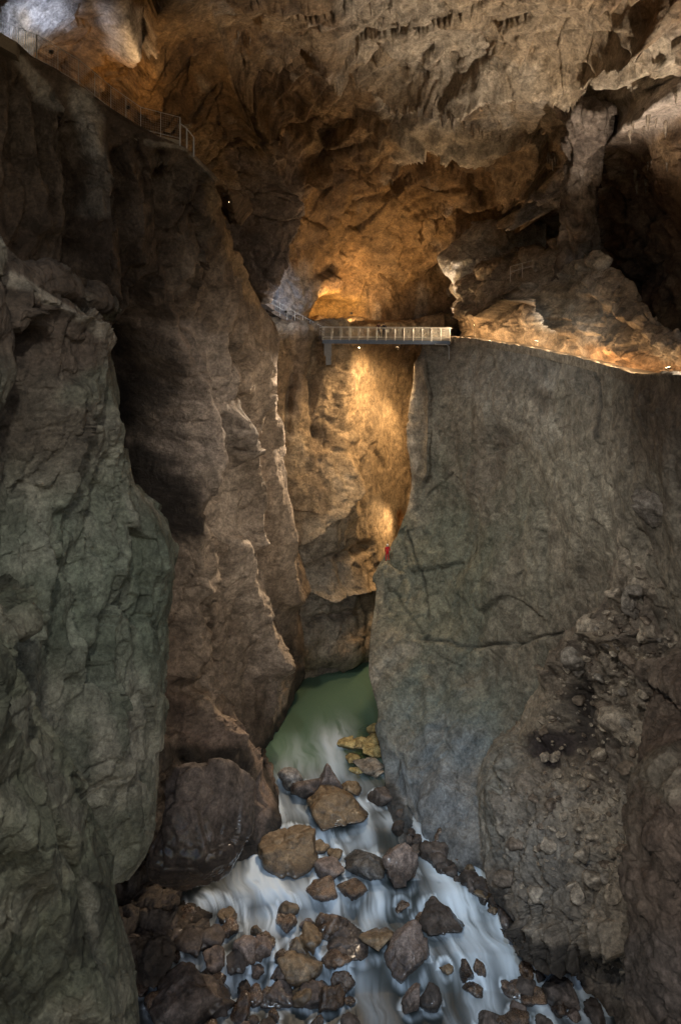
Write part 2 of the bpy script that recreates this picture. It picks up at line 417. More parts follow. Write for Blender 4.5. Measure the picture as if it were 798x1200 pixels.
# ---- great left wall
def colrow(sil, pys, Ys, pxs):
    pts = [(x, y, Y) for x, y, Y in zip(pxs, pys, Ys)]
    return pts
BR = [
 (None, [(-300, -100, 26), (-60, 22, 40), (60, 84, 45), (130, 132, 47), (180, 160, 48.5), (215, 174, 50), (252, 212, 52)]),
 (1, [(-300, 200, 27), (-60, 200, 40), (60, 200, 46), (130, 205, 48.5), (182, 215, 50.5), (228, 235, 52.5), (259, 252, 56)]),
 (1, [(-300, 280, 27), (-60, 280, 40), (60, 280, 46), (130, 280, 49), (190, 285, 52), (238, 290, 56), (274, 295, 62)]),
 (1, [(-300, 350, 28), (-60, 350, 41), (60, 350, 47), (130, 350, 51), (200, 350, 55), (255, 350, 61), (300, 350, 70)]),
 (1, [(-300, 400, 28), (-60, 400, 41), (60, 400, 48), (135, 400, 52), (205, 400, 57), (268, 400, 64), (320, 390, 75)]),
 (1, [(-300, 450, 29), (-60, 450, 42), (60, 450, 48), (135, 450, 54), (205, 450, 58), (268, 450, 65), (322, 450, 76)]),
 (1, [(-300, 520, 29), (-60, 520, 43), (60, 520, 49), (140, 520, 55), (212, 520, 60), (265, 520, 67), (313, 520, 76)]),
 (1, [(-300, 620, 30), (-60, 620, 44), (60, 620, 50), (140, 620, 56), (215, 620, 61), (275, 620, 69), (330, 620, 76)]),
 (1, [(-300, 700, 30), (-60, 700, 44), (60, 700, 50), (140, 700, 56), (220, 700, 62), (285, 700, 69), (344, 700, 77)]),
 (1, [(-300, 790, 30), (-60, 790, 44), (60, 790, 51), (140, 790, 56), (215, 790, 62), (290, 790, 70), (354, 790, 79)]),
 (1, [(-300, 840, 30), (-60, 840, 44), (60, 840, 51), (140, 840, 56), (210, 840, 60), (275, 840, 67), (333, 838, 75.5)]),
 (1, [(-300, 890, 30), (-60, 890, 44), (60, 890, 51), (140, 890, 55), (205, 890, 58), (258, 890, 63), (301, 888, 69)]),
 (1, [(-300, 950, 34), (-60, 950, 50), (60, 950, 57), (140, 950, 60), (205, 950, 61), (268, 950, 62), (327, 948, 62.5)]),
 (1, [(-300, 1000, 36), (-60, 1000, 52), (60, 1000, 58), (140, 1000, 60), (200, 1000, 60), (258, 1000, 60), (306, 1000, 59.5)]),
 (1, [(-300, 1080, 36), (-60, 1080, 52), (60, 1080, 57), (140, 1080, 58), (190, 1080, 58), (240, 1080, 58), (285, 1080, 57)]),
 (1, [(-300, 1250, 34), (-60, 1250, 48), (60, 1250, 53), (140, 1250, 55), (190, 1250, 55), (240, 1250, 55), (280, 1250, 55)]),
]
bgrid = []
for k, (_, r) in enumerate(BR):
    s = r[-1]
    bgrid.append(r + [back(s, 5, -1.2), back(s, 22, -8)])
top = [back(p, 2.2, 0, 0.3) for p in bgrid[0]]
top2 = [back(p, 16, 0, -1) for p in bgrid[0]]
bgrid = [top2, top] + bgrid
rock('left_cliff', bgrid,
     [('fbm', (0.1, 0.1, 0.05), 1.5, 4, 4), ('ridge', (0.22, 0.22, 0.03), 1.5, 4, 9), ('facet', (0.4, 0.4, 0.12), 0.55, 6), ('facet', (1.1, 1.1, 0.55), 0.28, 8, 0.2), ('ridge', (1.1, 1.1, 0.22), 0.18, 3, 17)],
     dict(base=((0.14, 0.10, 0.07), (0.07, 0.047, 0.033), (0.23, 0.18, 0.14)),
          streak=[((0.06, 0.04, 0.03), 0.4, 0.08, 0.7), ((0.28, 0.22, 0.17), 0.35, 0.22, 0.5)],
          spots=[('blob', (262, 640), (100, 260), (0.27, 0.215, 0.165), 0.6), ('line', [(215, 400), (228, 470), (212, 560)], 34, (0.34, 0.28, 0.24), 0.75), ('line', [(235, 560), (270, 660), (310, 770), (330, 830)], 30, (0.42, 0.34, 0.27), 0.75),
                 ('line', [(290, 400), (292, 560), (330, 700)], 20, (0.34, 0.26, 0.19), 0.65), ('line', [(240, 400), (255, 520)], 16, (0.30, 0.25, 0.21), 0.6), ('line', [(250, 880), (300, 960)], 50, (0.23, 0.17, 0.14), 0.6),
                 ('line', [(95, 110), (105, 150), (110, 200), (105, 240)], 17, (0.50, 0.46, 0.41), 0.9), ('line', [(20, 70), (50, 100), (62, 125)], 12, (0.44, 0.40, 0.35), 0.85), ('line', [(170, 168), (215, 178)], 4, (0.4, 0.36, 0.3), 0.7), ('line', [(334, 836), (301, 888), (327, 948), (306, 1000), (290, 1060)], 7, (0.03, 0.026, 0.022), 0.9), ('line', [(353, 790), (345, 815), (334, 836)], 7, (0.03, 0.026, 0.022), 0.9),  # pale flowstone ridges, their colour raised to hold lamplight as well
                 ('line', [(220, 185), (250, 208)], 5, (0.3, 0.27, 0.23), 0.7), ('line', [(250, 220), (268, 290), (300, 350)], 14, (0.30, 0.20, 0.11), 0.7),
                 ('line', [(140, 370), (172, 460), (192, 600)], 34, (0.018, 0.014, 0.012), 0.96), ('line', [(190, 880), (250, 890), (292, 960), (290, 1030)], 16, (0.03, 0.025, 0.02), 0.9), ('blob', (110, 300), (150, 170), (0.072, 0.05, 0.037), 0.75)]),  # near-black lines paint shade into the cleft and the gap behind the boulder
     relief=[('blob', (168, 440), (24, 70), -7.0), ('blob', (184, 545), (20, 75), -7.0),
             ('ridge', [(104, 150), (108, 190), (106, 240), (112, 330)], 15, 2.0), ('ridge', [(58, 130), (60, 160), (50, 260)], 11, 1.2), ('ridge', [(150, 190), (160, 300)], 9, 1.2), ('ridge', [(20, 120), (26, 260)], 10, 1.3),
             ('crack', [(78, 170), (85, 300)], 9, 1.6), ('crack', [(130, 180), (136, 320)], 8, 1.6), ('crack', [(185, 190), (195, 300), (215, 380)], 8, 2.0), ('crack', [(232, 260), (240, 340), (232, 400)], 7, 1.6),
             ('ridge', [(196, 400), (218, 470), (223, 530), (210, 585), (212, 680), (205, 790)], 13, 2.2), ('crack', [(257, 400), (270, 432), (250, 475), (236, 520), (232, 600), (240, 700)], 7, 2.4),
             ('ridge', [(252, 480), (272, 560), (284, 640)], 10, 1.8), ('crack', [(270, 460), (286, 590), (296, 660)], 6, 2.0), ('ridge', [(292, 410), (304, 520), (318, 610), (336, 700)], 10, 1.8),
             ('ridge', [(250, 640), (285, 710), (308, 770)], 14, 2.2), ('crack', [(298, 610), (316, 700), (340, 775)], 6, 2.0), ('crack', [(212, 700), (240, 770), (262, 850)], 9, 2.2),
             ('ridge', [(215, 830), (262, 890), (300, 960)], 18, 1.6), ('crack', [(262, 250), (285, 340), (300, 440)], 6, 1.6)],
     warp=1.2, damp=[([(-60, 22), (60, 84), (130, 132), (180, 160), (215, 174), (252, 212), (274, 295), (300, 350), (320, 390), (322, 450), (313, 520), (330, 620), (344, 700), (354, 790), (333, 838), (301, 888), (327, 948), (306, 1000), (285, 1080)], 36, 0.3), ([(-60, 22), (60, 84), (130, 132), (180, 160), (215, 174), (252, 212)], 26, 0.15)])

# ---- wall under the far end of the bridge, and the lamp-lit wall beyond it
dx_ = [230, 290, 320, 355, 385, 408, 432, 460, 495, 540, 620]
def drow(py, Ys, xs=None): return [(x, py, y) for x, y in zip(xs or dx_, Ys)]
d1 = [80, 83, 83, 84, 85, 87, 92, 96, 100, 104, 110]
dtop = [(x, HY + 5.2 * F / y, y) for x, y in zip(dx_, d1)]
dgrid = [[back(p, 22) for p in dtop], [back(p, 3, 0, .2) for p in dtop], dtop,
         drow(430, [80, 83, 83, 84, 85.5, 88, 93, 97, 101, 105, 110]),
         drow(500, [80, 83, 83, 83.5, 85, 87.5, 91, 97, 102, 106, 110]),
         drow(580, [80, 82, 82.5, 83, 84.5, 87, 90, 95, 102, 106, 110]),
         drow(660, [80, 82, 82.5, 83, 84, 86.5, 89.5, 94, 100, 105, 110]),
         drow(720, [80, 81.5, 82, 82.5, 83.5, 85.5, 88.5, 92, 98, 104, 110]),
         drow(765, [80, 81, 81.5, 82.0, 83, 84.5, 87, 91, 97, 104, 110]),
         drow(785, [80, 81, 82, 83.5, 85.5, 87, 89, 92, 97, 104, 110]),
         drow(900, [81, 83, 84, 86, 88, 89, 91, 93, 97, 104, 110])]
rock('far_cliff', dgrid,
     [('fbm', (0.11, 0.11, 0.07), 1.7, 4, 5), ('facet', (0.3, 0.3, 0.2), 0.5, 7, 0.12), ('facet', (0.9, 0.9, 0.8), 0.14, 9, 0.2), ('ridge', (0.5, 0.5, 0.12), 0.4, 3, 19)],
     dict(base=((0.33, 0.25, 0.16), (0.2, 0.15, 0.1), (0.45, 0.37, 0.27)),
          streak=[((0.16, 0.12, 0.09), 0.5, 0.2, 0.4)],
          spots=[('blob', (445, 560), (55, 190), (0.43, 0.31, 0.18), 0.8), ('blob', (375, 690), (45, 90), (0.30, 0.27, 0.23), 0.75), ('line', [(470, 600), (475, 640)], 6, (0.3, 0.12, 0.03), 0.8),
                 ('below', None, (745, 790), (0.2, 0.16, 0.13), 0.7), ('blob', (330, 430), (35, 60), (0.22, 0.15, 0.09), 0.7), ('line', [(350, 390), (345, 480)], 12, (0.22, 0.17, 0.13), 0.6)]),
     relief=[('crack', [(345, 420), (335, 500), (318, 560)], 4, 1.6), ('side', [(345, 640), (390, 600), (410, 560)], 14, -1.6),
             ('crack', [(340, 680), (400, 655), (432, 640)], 6, 1.8), ('blob', (375, 600), (30, 50), 1.3), ('side', [(345, 690), (385, 700), (432, 690)], 10, -1.6),
             ('crack', [(360, 730), (420, 715)], 4, 1.2), ('ridge', [(395, 410), (400, 520), (408, 600)], 9, 1.0), ('crack', [(372, 400), (366, 450), (372, 520)], 4, 1.3)],
     warp=0.8, damp=[([(455, 380), (460, 640)], 55, 0.15)])

# ---- central cliff, its foot in the river; the tourist path runs along its top
er = [(440, 82.5, 488, [515, 560, 620, 690, 760, 830, 1050], [81.5, 78, 69, 57.5, 47.2, 40, 24]),
      (495, 82, 479, [510, 560, 620, 690, 760, 830, 1050], [81, 77, 68.5, 57, 47, 39.5, 24]),
      (560, 81, 486, [514, 560, 620, 690, 760, 830, 1050], [80, 76, 68, 57, 47, 39.5, 24]),
      (600, 80.5, 477, [505, 555, 620, 690, 760, 830, 1050], [79.5, 76, 68, 57, 47, 39.5, 24]),
      (640, 79.8, 457, [488, 545, 615, 690, 760, 830, 1050], [78.8, 75.5, 68, 57.5, 48, 40, 24]),
      (667, 79.2, 441, [475, 540, 610, 690, 760, 830, 1050], [78.2, 75, 67.5, 58, 48, 40, 24]),
      (720, 77, 438, [470, 535, 610, 690, 760, 830, 1050], [76.3, 73.5, 67, 58, 49, 41, 24]),
      (790, 74, 433, [468, 530, 605, 680, 760, 830, 1050], [73.2, 71, 66, 60, 50, 42, 25]),
      (850, 70.5, 450, [484, 530, 600, 680, 760, 830, 1050], [69.5, 68, 64.5, 60, 51, 43, 26]),
      (900, 67.4, 453, [490, 530, 590, 670, 760, 830, 1050], [66.3, 65, 62.8, 60, 52, 44, 27]),
      (940, 64.4, 455, [492, 530, 590, 670, 760, 830, 1050], [62.7, 62, 61.2, 59, 52, 45, 28]),
      (1000, 60, 462, [490, 535, 590, 670, 760, 830, 1050], [59.2, 58.8, 58.4, 57, 52, 45, 28]),
      (1120, 56, 465, [500, 540, 590, 670, 760, 830, 1050], [55, 55, 55, 54, 50, 45, 28])]
PATHX = [496, 530, 560, 620, 690, 760, 830, 1050]
PATHY = [83, 82.5, 79, 69.5, 58, 47.5, 40, 24]
PZ = -6.1
etop = [(x, HY - PZ * F / y, y) for x, y in zip(PATHX, PATHY)]
def eleft(p): return [back(p, 24, 9), back(p, 6, 2.2), p]
egrid = [eleft(etop[0])[:2] + [back(p, 4.5, 0, -.2) for p in etop], eleft(etop[0])[:2] + [back(p, 0.35) for p in etop], eleft(etop[0])[:2] + [back(p, -0.35, 0, -.12) for p in etop]]
for py, y, sil, xs, ys in er:
    egrid.append(eleft((sil, py, y)) + [(a, py, b) for a, b in zip(xs, ys)])
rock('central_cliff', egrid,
     [('fbm', (0.09, 0.09, 0.07), 1.2, 5, 6), ('fbm', (0.28, 0.28, 0.28), 0.35, 5, 21), ('facet', (0.16, 0.16, 0.14), 0.4, 4), ('facet', (0.8, 0.8, 0.7), 0.14, 11, 0.15), ('fbm', (0.9, 0.9, 0.8), 0.16, 4, 61)],
     dict(base=((0.22, 0.19, 0.15), (0.15, 0.125, 0.10), (0.30, 0.265, 0.21)), s1=0.12,
          streak=[((0.12, 0.10, 0.085), 0.45, 0.22, 0.35)],
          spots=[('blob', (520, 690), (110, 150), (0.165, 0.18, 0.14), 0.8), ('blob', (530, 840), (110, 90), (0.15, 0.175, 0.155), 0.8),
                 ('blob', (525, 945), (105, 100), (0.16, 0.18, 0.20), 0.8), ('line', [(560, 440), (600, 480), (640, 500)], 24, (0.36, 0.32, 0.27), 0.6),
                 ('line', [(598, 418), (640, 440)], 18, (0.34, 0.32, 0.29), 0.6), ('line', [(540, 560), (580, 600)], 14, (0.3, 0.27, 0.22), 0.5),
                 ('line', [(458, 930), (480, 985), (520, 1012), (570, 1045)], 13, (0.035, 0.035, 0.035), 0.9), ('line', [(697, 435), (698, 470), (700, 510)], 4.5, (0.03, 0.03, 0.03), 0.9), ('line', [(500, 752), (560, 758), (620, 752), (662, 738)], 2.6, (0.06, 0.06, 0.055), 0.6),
                 ('line', [(440, 790), (470, 765), (485, 760)], 11, (0.36, 0.34, 0.29), 0.7), ('line', [(480, 450), (476, 495), (482, 540), (480, 590)], 9, (0.5, 0.44, 0.36), 0.7),  # pale line down the left edge is a painted highlight
                 ('line', [(480, 620), (500, 690), (505, 725)], 1.8, (0.05, 0.05, 0.04), 0.8), ('line', [(462, 680), (480, 715), (500, 748)], 2.5, (0.07, 0.075, 0.06), 0.7),
                 ('blob', (610, 430), (90, 40), (0.17, 0.15, 0.13), 0.7), ('blob', (760, 500), (70, 60), (0.19, 0.15, 0.115), 0.7)]),
     relief=[('crack', [(500, 752), (530, 754), (548, 762), (575, 757), (604, 758), (622, 750), (662, 740)], 2.4, 0.6), ('crack', [(575, 757), (590, 775), (597, 800)], 1.6, 0.35), ('step', [(500, 752), (560, 760), (620, 754), (662, 740)], 16, 0.25), ('crack', [(622, 750), (640, 728), (646, 700)], 1.6, 0.3), ('crack', [(480, 620), (500, 690), (505, 725)], 1.8, 0.35),
             ('side', [(456, 850), (464, 880), (482, 905), (480, 960)], 12, 1.3), ('crack', [(697, 435), (698, 475)], 3, 0.5), ('crack', [(745, 455), (742, 540)], 3, 0.35),
             ('side', [(500, 430), (506, 500), (500, 560)], 8, 1.3), ('ridge', [(560, 560), (600, 640), (580, 740)], 26, 0.9), ('blob', (562, 690), (30, 22), 0.8), ('blob', (600, 470), (30, 30), 0.9),
             ('ridge', [(530, 760), (545, 860), (520, 930)], 16, 0.9), ('crack', [(470, 900), (486, 970), (520, 1000), (565, 1025)], 11, 1.6), ('ridge', [(500, 800), (505, 880)], 8, 0.5), ('crack', [(575, 420), (580, 470)], 4, 0.6), ('blob', (600, 900), (20, 60), -1.2)],
     warp=0.6, damp=[([(496, 402), (560, 398), (620, 408), (690, 425), (760, 446), (830, 470), (1050, 555)], 30, 0.12), ([(y[2], y[0]) for y in er], 26, 0.35)])

# ---- rock hump rising behind the path
hx = [542, 562, 600, 650, 700, 745, 800, 1000]
hY = [86, 83.5, 77.5, 68.5, 60.5, 54, 47.5, 29]
htop = [338, 318, 300, 284, 298, 345, 392, 440]
hb = [(x, HY - (PZ - 3) * F / y, y) for x, y in zip(hx, hY)]
hm = [(x, HY - (PZ + 0.3) * F / y, y) for x, y in zip(hx, hY)]
ht = [(x, t, y + 3.5) for x, t, y in zip(hx, htop, hY)]
hmid = [(a[0], a[1] * 0.5 + b[1] * 0.5, a[2] * 0.6 + b[2] * 0.4 - 0.8) for a, b in zip(hm, ht)]
hup = [(a[0], a[1] * 0.2 + b[1] * 0.8, a[2] * 0.35 + b[2] * 0.65 - 0.6) for a, b in zip(hm, ht)]
hrows = [[back(p, 14, 0, -1) for p in ht], [back(p, 3) for p in ht], ht, hup, hmid, hm, hb]
hrows = [[back(r[0], 12, 4), back(r[0], 3, 1)] + r for r in hrows]
rock('rock_hump', hrows,
     [('fbm', (0.14, 0.14, 0.14), 1.0, 5, 7), ('strata', (1, 1, 1), 0.7, 1.6, (0.5, 0.2, -0.85)), ('facet', (0.35, 0.35, 0.5), 0.45, 12), ('facet', (1.1, 1.1, 1.3), 0.18, 13)],
     dict(base=((0.27, 0.21, 0.15), (0.13, 0.095, 0.06), (0.42, 0.37, 0.31)),
          spots=[('line', [(560, 350), (620, 320), (700, 300)], 24, (0.40, 0.37, 0.32), 0.6), ('blob', (640, 375), (26, 18), (0.5, 0.48, 0.44), 0.8), ('line', [(700, 420), (798, 440)], 20, (0.3, 0.17, 0.08), 0.7),
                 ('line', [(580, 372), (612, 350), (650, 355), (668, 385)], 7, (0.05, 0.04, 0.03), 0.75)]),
     relief=[('side', [(575, 375), (605, 352), (650, 352), (668, 388)], 12, -2.2), ('crack', [(690, 320), (705, 400)], 5, 1.0), ('ridge', [(545, 360), (560, 372)], 9, 1.0)],
     warp=0.8, damp=[([(562, 398), (600, 402), (650, 412), (700, 424), (745, 438), (800, 460), (1000, 560)], 16, 0.3)])

# ---- rubble bank on the right
fs = [(800, 528, 47), (758, 565, 49), (736, 610, 50.5), (716, 680, 53), (690, 728, 56.2), (650, 775, 60.5), (636, 822, 61.5), (608, 868, 62), (580, 902, 61), (568, 945, 59), (565, 1000, 56.5), (574, 1048, 53.8), (604, 1085, 51.2)]
fend = [39, 39, 38.6, 38, 37.6, 37.4, 37, 36.6, 36.2, 36, 35.5, 35.2, 35]
fr = [0.06, 0.16, 0.3, 0.5, 0.75, 1.0]
frows = []
for (x, y, Y), ye in zip(fs, fend):
    row = [back((x, y, Y), 16, 10), back((x, y, Y), 3, 1.4), (x, y, Y)]
    for q in fr:
        qq = q ** 0.85
        row.append((x + (900 - x) * q, y + 10 * math.sin(q * 3), Y + (ye - Y) * qq - 0.6 * math.sin(math.pi * min(1, q * 3))))
    row.append((1150, y, 26)); frows.append(row)
frows = [[back(p, 8, 0, 1) for p in frows[0]]] + frows
lip = [(p[0], 1112 + 0.18 * (p[0] - 600), p[2]) for p in frows[-1]]
frows.append(lip); frows.append([back(p, 3, 0, -0.6) for p in lip]); frows.append([back(p, 5.5, 0, -4) for p in lip]); frows.append([back(p, 5.5, 0, -14) for p in lip])
rock('rubble_slope', frows,
     [('fbm', (0.13, 0.13, 0.13), 1.3, 4, 10), ('facet', (0.4, 0.4, 0.4), 0.6, 14, 0.12), ('facet', (1.0, 1.0, 1.0), 0.34, 16, 0.13), ('facet', (2.3, 2.3, 2.3), 0.15, 18, 0.3), ('ridge', (0.3, 0.3, 0.1), 0.35, 3, 25)],
     dict(base=((0.22, 0.18, 0.14), (0.11, 0.085, 0.07), (0.34, 0.29, 0.23)),
          spots=[('line', [(680, 800), (662, 860), (640, 880)], 17, (0.035, 0.028, 0.026), 0.9), ('blob', (640, 870), (26, 20), (0.04, 0.03, 0.03), 0.85), ('blob', (705, 880), (40, 50), (0.09, 0.07, 0.06), 0.7),
                 ('line', [(600, 880), (590, 930), (575, 1000)], 24, (0.20, 0.19, 0.165), 0.8), ('blob', (640, 1010), (70, 60), (0.17, 0.16, 0.145), 0.6), ('line', [(575, 1055), (610, 1095), (660, 1115), (740, 1140)], 15, (0.035, 0.03, 0.026), 0.9),
                 ('line', [(720, 745), (798, 800)], 9, (0.26, 0.2, 0.14), 0.6), ('blob', (700, 930), (60, 30), (0.30, 0.26, 0.22), 0.5)]),
     relief=[('blob', (598, 930), (26, 55), 1.4), ('crack', [(612, 870), (640, 880), (655, 910), (600, 940)], 5, 1.0), ('blob', (672, 845), (16, 40), -2.0), ('crack', [(635, 1010), (640, 1050)], 4, 1.0),
             ('side', [(650, 790), (690, 740), (740, 740)], 12, 1.2), ('blob', (700, 890), (26, 20), -1.4), ('ridge', [(700, 730), (760, 780), (798, 800)], 10, 0.8)] +
            [('rib', [(610 + k * 15 + random.uniform(-4, 4), 1085), (612 + k * 15, 1118 + random.uniform(-6, 14))], 7, 0.9) for k in range(10)],
     warp=0.7, damp=[([(a, b_) for a, b_, _ in fs], 22, 0.4)])

# ---- rounded buttress at the right edge
gs = [(812, 858, 40), (772, 893, 39), (746, 935, 38.5), (735, 985, 38), (736, 1040, 37.5), (743, 1090, 37), (737, 1130, 36.8), (752, 1250, 36)]
grows = []
for (x, y, Y) in gs:
    grows.append([back((x, y, Y), 10, 5), back((x, y, Y), 2, 0.8), (x, y, Y), (x + 28, y - 4, Y - 1.8), (x + 75, y - 8, Y - 3), (x + 150, y - 10, Y - 5), (x + 360, y, Y - 10)])
grows = [[back(p, 8, 0, -.5) for p in grows[0]], [back(p, 2, 0, 0.2) for p in grows[0]]] + grows
rock('right_buttress', grows,
     [('fbm', (0.16, 0.16, 0.16), 1.0, 4, 11), ('ridge', (0.7, 0.7, 1.6), 0.16, 4, 27), ('facet', (0.6, 0.6, 0.6), 0.3, 19, 0.2), ('facet', (1.8, 1.8, 1.8), 0.1, 23)],
     dict(base=((0.16, 0.12, 0.095), (0.10, 0.075, 0.06), (0.22, 0.18, 0.14)), spots=[('blob', (785, 910), (50, 36), (0.26, 0.23, 0.18), 0.7), ('blob', (770, 1140), (60, 60), (0.13, 0.11, 0.10), 0.7)]),
     warp=0.6)

# ---- near left cliff (green with algae)
AR = [
 [(-300, 300, 16), (-60, 300, 21), (0, 314, 23), (30, 322, 24), (58, 340, 25), (62, 350, 26)],
 [(-300, 350, 16), (-60, 345, 21), (0, 345, 23), (45, 350, 24.6), (85, 362, 26.5), (106, 386, 28.5)],
 [(-300, 420, 16), (-60, 420, 21), (0, 415, 23.5), (60, 415, 25.5), (105, 420, 27.5), (130, 438, 30)],
 [(-300, 500, 16), (-60, 500, 21), (0, 500, 23.5), (60, 500, 25.5), (110, 500, 28), (141, 505, 31)],
 [(-300, 570, 16), (-60, 570, 21), (0, 570, 23.5), (70, 570, 26), (120, 570, 28.5), (156, 575, 31)],
 [(-300, 615, 16), (-60, 615, 21), (0, 615, 23.5), (75, 615, 26), (140, 615, 29), (198, 622, 32)],
 [(-300, 690, 16), (-60, 690, 21), (0, 690, 23.5), (75, 690, 26), (140, 690, 29), (200, 695, 32)],
 [(-300, 770, 16), (-60, 770, 21), (0, 770, 23), (75, 770, 25.5), (135, 770, 28.5), (189, 770, 31)],
 [(-300, 860, 15), (-60, 860, 20), (0, 860, 22.5), (75, 860, 25), (135, 860, 27.5), (185, 860, 30)],
 [(-300, 930, 15), (-60, 930, 20), (0, 930, 22), (75, 930, 24.5), (135, 930, 27), (184, 930, 29.5)],
 [(-300, 990, 15), (-60, 990, 20), (0, 990, 22), (75, 990, 24.5), (130, 995, 26.5), (177, 982, 29)],
 [(-300, 1050, 15), (-60, 1050, 20), (0, 1050, 22), (70, 1045, 24.5), (125, 1040, 26.5), (160, 1020, 29)],
]
agrid = [r + [back(r[-1], 2, -0.7), back(r[-1], 9, -5)] for r in AR]
agrid = [[back(p, 8, 0, -.8) for p in agrid[0]], [back(p, 1.2, 0, 0.05) for p in agrid[0]]] + agrid
agrid += [[back(p, 2.0, -.3, -0.5) for p in agrid[-1]], [back(p, 6.0, -1.5, 1.0) for p in agrid[-1]]]
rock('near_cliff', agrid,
     [('fbm', (0.2, 0.2, 0.13), 1.0, 4, 13), ('ridge', (0.35, 0.35, 0.12), 0.5, 4, 29), ('facet', (0.45, 0.45, 0.22), 0.5, 20), ('facet', (1.1, 1.1, 0.6), 0.18, 28, 0.3), ('facet', (2.0, 2.0, 1.3), 0.1, 22, 0.4), ('ridge', (1.8, 1.8, 0.5), 0.07, 3, 35)],
     dict(base=((0.17, 0.17, 0.125), (0.085, 0.086, 0.064), (0.31, 0.285, 0.22)), s1=0.35,
          streak=[((0.34, 0.31, 0.245), 0.7, 0.12, 0.7), ((0.07, 0.065, 0.05), 0.8, 0.25, 0.6)],
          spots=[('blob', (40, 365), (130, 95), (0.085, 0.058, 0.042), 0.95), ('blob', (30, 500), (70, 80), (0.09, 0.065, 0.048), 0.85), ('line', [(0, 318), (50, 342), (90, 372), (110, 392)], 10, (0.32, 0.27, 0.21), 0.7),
                 ('blob', (120, 700), (110, 140), (0.13, 0.16, 0.115), 0.6), ('blob', (20, 385), (26, 16), (0.02, 0.015, 0.012), 0.9), ('line', [(70, 450), (110, 440), (150, 560)], 20, (0.13, 0.125, 0.09), 0.7)]),  # near-black blob paints shade into the hollow
     relief=[('blob', (20, 388), (22, 14), -1.6, 1.5), ('side', [(0, 345), (50, 352), (90, 372), (115, 400)], 8, 0.7), ('crack', [(60, 600), (50, 700), (20, 800)], 8, 0.7), ('ridge', [(66, 450), (60, 600), (40, 720)], 12, 0.7),
             ('ridge', [(130, 640), (100, 760), (120, 900)], 16, 0.7), ('crack', [(100, 800), (115, 930), (122, 1020)], 6, 0.6), ('crack', [(2, 690), (10, 800), (30, 850)], 9, 2.0), ('crack', [(110, 600), (85, 660)], 6, 0.5), ('blob', (178, 650), (14, 30), 0.5)],
     warp=0.5, mat=M_ROCK_NEAR, damp=[([(0, 314), (30, 322), (58, 340), (85, 358), (106, 386), (130, 438), (141, 505), (156, 575), (198, 622), (200, 695), (189, 770), (185, 860), (184, 930), (177, 982), (160, 1020), (125, 1040)], 20, 0.3)])

# ---- nearest ledge, lower left
nr = [(-15, 812, 15), (22, 868, 15.8), (60, 930, 16.6), (96, 985, 17.4), (124, 1030, 18), (139, 1090, 18.2), (156, 1165, 18.4), (160, 1260, 18.4)]
nrows = []
for (x, y, Y) in nr:
    nrows.append([(x - 420, y + 60, Y - 6), (x - 200, y + 40, Y - 3.6), (x - 110, y + 25, Y - 2.4), (x - 50, y + 12, Y - 1.4), (x - 18, y + 4, Y - 0.7), (x, y, Y), back((x, y, Y), 1.4, -0.6), back((x, y, Y), 5, -4)])
nrows = [[back(p, 5, -1, -.5) for p in nrows[0]], [back(p, 1, -.2, 0) for p in nrows[0]]] + nrows
rock('near_ledge', nrows,
     [('fbm', (0.3, 0.3, 0.2), 0.6, 4, 14), ('ridge', (0.6, 0.6, 0.3), 0.3, 4, 37), ('facet', (1.3, 1.3, 0.8), 0.16, 24), ('facet', (3.0, 3.0, 2.0), 0.07, 26, 0.6)],
     dict(base=((0.12, 0.12, 0.08), (0.065, 0.062, 0.043), (0.20, 0.18, 0.13)), s1=0.5, streak=[((0.24, 0.22, 0.17), 1.4, 0.22, 0.5)],
          spots=[('line', [(0, 830), (50, 915), (90, 975)], 12, (0.2, 0.18, 0.14), 0.5)]),
     relief=[('crack', [(20, 900), (60, 960), (90, 1040), (110, 1130)], 6, 0.35), ('ridge', [(0, 940), (60, 1040), (90, 1180)], 20, 0.4)],
     warp=0.4, mat=M_ROCK_NEAR, damp=[([(a, b_) for a, b_, _ in nr], 14, 0.3)])

# ---- low rocky bank added under the near left cliff, near-black in place of shadow
kr = []
for t_, (x, y, Y) in enumerate([(225, 1070, 57.5), (225, 1088, 55), (222, 1105, 53), (212, 1130, 51.5), (196, 1150, 50.5), (150, 1185, 49), (120, 1240, 46.5)]):
    p = P3(x, y, Y); zt = float(-45.0 - 0.06 * (57 - Y))
    q = [(p.x + 2.5, -2.2), (p.x + .6, -.4), (p.x - .8, 1.0), (p.x - 3, 2.0), (p.x - 8, 3.0), (p.x - 20, 4.2), (p.x - 34, 5)]
    kr.append([(CX + a * F / Y, HY - (zt + b_) * F / Y, Y) for a, b_ in q])
rock('left_bank', kr,
     [('fbm', (0.2, 0.2, 0.2), 0.7, 4, 51), ('facet', (0.42, 0.42, 0.42), 1.1, 21), ('facet', (1.0, 1.0, 1.0), 0.4, 15), ('facet', (2.4, 2.4, 2.4), 0.12, 17)],
     dict(base=((0.075, 0.058, 0.045), (0.03, 0.024, 0.02), (0.13, 0.105, 0.085)), s1=0.4), warp=0.6)

